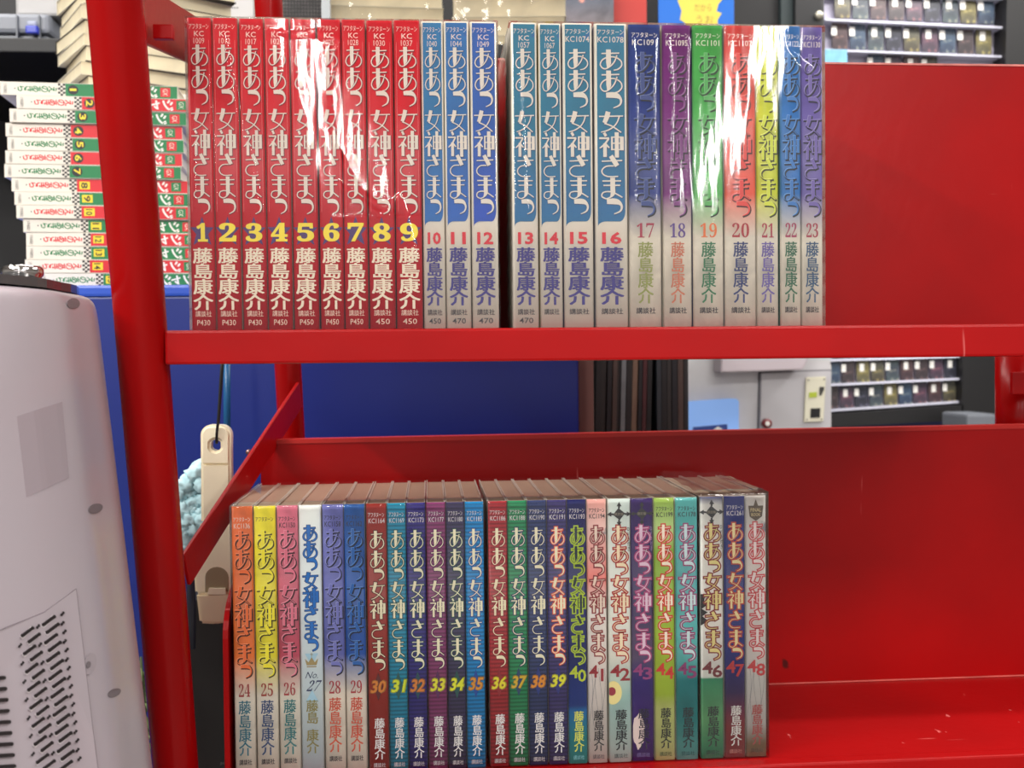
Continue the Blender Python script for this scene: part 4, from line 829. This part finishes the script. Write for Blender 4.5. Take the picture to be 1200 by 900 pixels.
bm = bmesh.new(); prism(bm, [tp(*p) for p in ((236.8, 610), (273, 612), (280, 640), (283, 694), (231, 694), (229.5, 668), (233, 640))], y0-.003, y1+.004); bmesh.ops.bevel(bm, geom=bm.edges[:], offset=.002, segments=2, affect='EDGES'); link('head', bm, IV, tl)
bm = bmesh.new(); prism(bm, [tp(*p) for p in ((233, 692), (283, 690), (283, 724), (255, 728), (237, 727))], y0-.006, y1+.006); bmesh.ops.bevel(bm, geom=bm.edges[:], offset=.002, segments=2, affect='EDGES'); link('head_base', bm, mat('ivory_dark', (232, 216, 180), .3), tl)
rc = [(243, 694), (243, 674)]+[(256.5-13.5*math.cos(t), 674-12*math.sin(t)) for t in [math.pi*k/10 for k in range(1, 10)]]+[(270, 674), (270, 694)]
bm = bmesh.new(); prism(bm, [tp(*p) for p in rc], y0-.0034, y0-.003); link('recess', bm, mat('ivory_recess', (150, 134, 104), .5), tl)
bm = bmesh.new(); prism(bm, [tp(*p) for p in ((246, 693), (268, 693), (267, 686), (248, 686))], y0-.006, y0-.003); link('button', bm, IV, tl)
bm = bmesh.new(); tube(bm, [at(262, 400, Yt-.01), at(259, 440, Yt-.01), at(256, 490, Yt-.009), at(254, 508, Yt-.008), at(253.7, 517, Yt-.007), at(253.8, 519, Yt), at(254.5, 517, Yt+.008), at(256, 495, Yt+.008), at(260, 440, Yt-.004), at(263, 400, Yt-.005)], .0011, 10)
bm.transform(Matrix.Translation(-tl.location)); link('cord', bm, mat('cord_black', (16, 15, 15), .6), tl, True)
bm = bmesh.new(); tube(bm, [at(266, 395, 1.0), at(266, 540, 1.0)], .0032, 12); tag(link('blue_strap', bm, mat('strap_teal', (20, 84, 130), .35), None, True), 'thin teal strap hanging behind the cream brush', 'strap')  # teal rod stands in for a reflection on the blue counter
# duster
dz = bmesh.new(); rnd = random.Random(3)
for k in range(150):
    x = rnd.uniform(206, 243); y = rnd.uniform(548, 655); 
    if y < 575-(x-206)*.9 : continue
    p = at(x, y, .96+rnd.uniform(-.015, .02)); r = rnd.uniform(.004, .0085)
    g = bmesh.ops.create_icosphere(dz, subdivisions=3, radius=r)
    for v in g['verts']:
        nn = v.co.normalized(); v.co *= 1+.55*nz.noise(nn*2.3+Vector((k, 0, 0)))+.25*nz.noise(nn*7+Vector((k, 4, 0))); v.co += p
du = empty('feather_duster', at(225, 600, .96)); tag(du, 'light blue fluffy duster behind the front left post', 'duster')
dz.transform(Matrix.Translation(-du.location)); fz = link('fluff', dz, mat('duster_blue', (186, 222, 228), .9, noise=.15, nscale=60), du, True); fz['kind'] = 'stuff'
bm = bmesh.new(); tube(bm, [at(224, 610, .97), at(224, 760, .97)], .004, 12); bm.transform(Matrix.Translation(-du.location)); link('handle', bm, mat('duster_handle', (40, 44, 60), .4), du, True)
# black crate below, garland, paper tip
bc_ = card('black_crate', 222, 320, 700, 1500, 1.0, .1, mat('crate_black', (24, 21, 19), .55, noise=.2, nscale=20), 'black box under the cream brush, left of the lower books', 'box', .002)
f = Flat(); f.string('JHT', .0365, .0425, at(255, 897, 1.0).z-bc_.location.z, at(255, 893, 1.0).z-bc_.location.z, 0, y=-.0006); f.build('marking', ink((110, 108, 104)), bc_)
gl = empty('green_garland', at(178, 850, .95)); tag(gl, 'strand of green artificial needles hanging behind the front left post', 'garland'); stm = []
bm = bmesh.new(); tube(bm, [at(165, 770, .95), at(171, 850, .95), at(179, 960, .95)], .0012, 8); bm.transform(Matrix.Translation(-gl.location)); link('stem', bm, mat('stem_green', (60, 74, 40), .7), gl, True)
lf = bmesh.new(); tube(lf, [(0, 0, 0), (0, 0, .005), (0, 0, .012), (0, 0, .016)], .002, 7, rr=[.0006, .0017, .0014, .0002]); lfo = None
for k in range(46):
    y = 775+k*3.6; p = at(164+(y-770)*.08, y, .95)-gl.location
    if lfo is None: lfo = link('needle_leaf', lf, mat('leaf_green', (116, 136, 84), .6, noise=.2, nscale=50), gl, True); o = lfo
    else: o = lfo.copy(); C.objects.link(o); o.parent = gl
    o.location = p; o.rotation_euler = (rnd.uniform(-.7, .7), rnd.choice((-1, -1, 1))*rnd.uniform(.3, .9)+math.pi, rnd.uniform(0, 1))
# ---------------------------------------------------------------- white appliance on the left
Ya = .50; WA = mat('appliance_white', (180, 170, 177), .3, noise=.015, nscale=5, coat=.15)
ap_ = empty('white_appliance', (at(60, 416, Ya).x, .6, 0)); tag(ap_, 'white plastic appliance with slotted vents and a chrome knob on top', 'appliance')
lean = .098
def fp(px, Y, z):            # plan point at eye level; lower levels shift sideways
    p = at(px, 416, Y); return Vector((p.x+lean*(EYE.z-z), Y, z))
plan = [(-420, .36), (-200, .43), (0, .495), (70, .535), (82, .545), (90, .555), (100, .57), (112, .585), (119, .60), (121.5, .62), (119, .67), (60, .74), (-420, .74)]
ztop = at(60, 334, .52).z; lev = [(ztop, .30), (ztop-.0012, .12), (ztop-.004, .03), (ztop-.010, 0)]
z = ztop-.03
while z > .75: lev.append((z, 0)); z -= .03
bm = bmesh.new(); cen = fp(-150, .6, EYE.z); ringsA = []
for z, sh in lev:
    ring = []
    for p, Y in plan:
        v = fp(p, Y, z); c_ = Vector((cen.x+lean*(EYE.z-z), cen.y, z)); d = (c_-v); d.z = 0
        v = v+d.normalized()*sh*.028; ring.append(bm.verts.new(v-ap_.location))
    ringsA.append(ring)
bm.faces.new(ringsA[0]); bm.faces.new(ringsA[-1][::-1])
for a, b_ in zip(ringsA, ringsA[1:]):
    for i in range(len(plan)): bm.faces.new((a[i], b_[i], b_[(i+1) % len(plan)], a[(i+1) % len(plan)]))
bmesh.ops.recalc_face_normals(bm, faces=bm.faces); body = link('body', bm, WA, ap_, True)
md = body.modifiers.new('smooth', 'SUBSURF'); md.levels = 1; md.render_levels = 2
bpy.context.view_layer.update(); BVE = body.evaluated_get(bpy.context.evaluated_depsgraph_get())
# local frame on the flank: s along it (px), z height
s0 = at(0, 416, .495); s1 = at(70, 416, .535); ax = Vector((s1.x-s0.x, s1.y-s0.y, 0)); axl = ax.length; ax.normalize(); nrm = Vector((ax.y, -ax.x, 0))
def fl_pt(px, py, off=.001):        # pixel -> point on the flank surface
    # intersect the view ray with the leaning flank plane
    d = F+R*((px-600)/FPX)+U*((450-py)/FPX); up_ = Vector((-lean, 0, 1)); nn = ax.cross(up_).normalized()
    if nn.dot(d) > 0: nn = -nn
    hit, loc_, nr_, _ = BVE.ray_cast(EYE-ap_.location, d.normalized())
    if hit: return loc_+ap_.location+nr_*off
    t = (Vector((s0.x, s0.y, EYE.z))-EYE).dot(nn)/d.dot(nn); return EYE+d*t+nn*off
def onflank(name, poly, th_, off, m, par=ap_, label=None):
    bm = bmesh.new(); A_ = [bm.verts.new(fl_pt(x, y, off)-ap_.location) for x, y in poly]; B_ = [bm.verts.new(fl_pt(x, y, off+th_)-ap_.location) for x, y in poly]
    bm.faces.new(A_); bm.faces.new(B_[::-1]); n_ = len(A_)
    for i in range(n_): bm.faces.new((A_[i], B_[i], B_[(i+1) % n_], A_[(i+1) % n_]))
    bmesh.ops.recalc_face_normals(bm, faces=bm.faces); o = link(name, bm, m, par)
    if label: o['label'] = label
    return o
OFF = .0003
bm = bmesh.new(); Gs = []
for j in range(9):
    l_ = (19+11*j/8, 488+95*j/8); r_ = (72+8*j/8, 471+89*j/8); Gs.append([bm.verts.new(fl_pt(l_[0]+(r_[0]-l_[0])*i/8, l_[1]+(r_[1]-l_[1])*i/8, .0003)-ap_.location) for i in range(9)])
for a_, b2 in zip(Gs, Gs[1:]):
    for i in range(8): bm.faces.new((a_[i], a_[i+1], b2[i+1], b2[i]))
o = link('sticker', bm, mat('sticker_clear', (166, 154, 161), .25), ap_); md = o.modifiers.new('thick', 'SOLIDIFY'); md.thickness = .0002; md.offset = 0
if 1: onflank('vent_panel', [(-40, 757), (0, 738), (50, 718), (87, 691), (107, 860), (120, 960), (-40, 960)], .0008, OFF, WA)
for a_, b2 in (((-40, 757), (0, 738)), ((0, 738), (50, 718)), ((50, 718), (87, 691)), ((87, 691), (107, 860)), ((107, 860), (120, 960))): onflank('panel_groove', [a_, b2, (b2[0]+.9, b2[1]-.9), (a_[0]+.9, a_[1]-.9)], .0006, OFF, mat('groove_grey', (120, 110, 116), .6))
SLOT = mat('slot_black', (34, 28, 30), .6); RIM = mat('slot_rim', (226, 218, 220), .35)
def stad(x, y, w, sl, h=4.6):       # slanting rounded slot
    pts = []; 
    for k in range(7): a = math.pi/2+math.pi*k/6; pts.append((x+h/2+h/2*math.cos(a), y-h/2*math.sin(a)))
    for k in range(7): a = -math.pi/2+math.pi*k/6; pts.append((x+w-h/2+h/2*math.cos(a), y-h/2*math.sin(a)+sl*w))
    return pts
for k in range(17):
    yy = 742+10.6*k; xx = 19+1.25*k
    for c2, (dx_, w_) in enumerate(((2.5+((k % 2)*6.5), 15.5), (27+((k % 2)*3.2), 16.5))):
        yb_ = yy-.52*(dx_)+4; onflank('vent_rim', stad(xx+dx_+.2, yb_+.9, w_, -.55, 5.8), .0003, OFF+.0006, RIM); onflank('vent_slot', stad(xx+dx_, yb_, w_, -.55), .0004, OFF+.001, SLOT)
    for dx_ in (-1.5 if k % 2 else 20.5, 48 if k % 2 else 49):
        yb_ = yy-.52*dx_+4; onflank('vent_slot', stad(xx+dx_, yb_, 4.2, -.5, 3.6), .0004, OFF+.001, SLOT)
for k in range(9): onflank('vent_slot', stad(-14, 795+13*k, 18+1.5*k, -.05, 4.6), .0004, OFF+.001, SLOT)
def oval(cx_, cy_, rx_, ry_, rot, n_=20): return [(cx_+rx_*math.cos(t)*math.cos(rot)-ry_*math.sin(t)*math.sin(rot), cy_+rx_*math.cos(t)*math.sin(rot)+ry_*math.sin(t)*math.cos(rot)) for t in [2*math.pi*k/n_ for k in range(n_)]]
GR = mat('recess_grey', (120, 112, 116), .5)
onflank('screw_recess', oval(85, 356, 7.5, 6, 0), .0003, OFF, GR); onflank('screw_recess', oval(111, 596, 8.5, 5.5, -.35), .0003, OFF, GR); onflank('screw_recess', oval(133, 812, 8, 4.5, -.45), .0003, OFF, GR)
onflank('catch', oval(104, 778, 7, 13, .25), .0005, OFF, mat('catch_grey', (170, 160, 166), .4)); onflank('catch_hole', oval(101, 779, 2.4, 4, .2), .0004, OFF+.0008, GR)
# dark glass top and chrome knob
pt = [fp(p, Y, ztop) for p, Y in plan]; cc = fp(-150, .6, ztop)
bm = bmesh.new(); A_ = [v+(cc-v).normalized()*.009+Vector((0, 0, .0005))-ap_.location for v in pt]; B_ = [v+Vector((0, 0, .0045)) for v in A_]
va = [bm.verts.new(v) for v in A_]; vb_ = [bm.verts.new(v) for v in B_]; bm.faces.new(va[::-1]); bm.faces.new(vb_)
for i in range(len(va)): bm.faces.new((va[i], va[(i+1) % len(va)], vb_[(i+1) % len(va)], vb_[i]))
bmesh.ops.recalc_face_normals(bm, faces=bm.faces); link('glass_top', bm, mat('dark_glass', (70, 72, 74), .12), ap_)
kb = at(27, 326, .545); bm = bmesh.new(); tube(bm, [kb+Vector((0, 0, h_)) for h_ in (-.004, 0, .0018, .0046, .0058)], .009, 32, rr=[.0084, .0084, .0096, .0096, .0086]); bm.transform(Matrix.Translation(-ap_.location)); link('chrome_knob', bm, mat('chrome', (220, 216, 214), .08, metal=1), ap_, True)
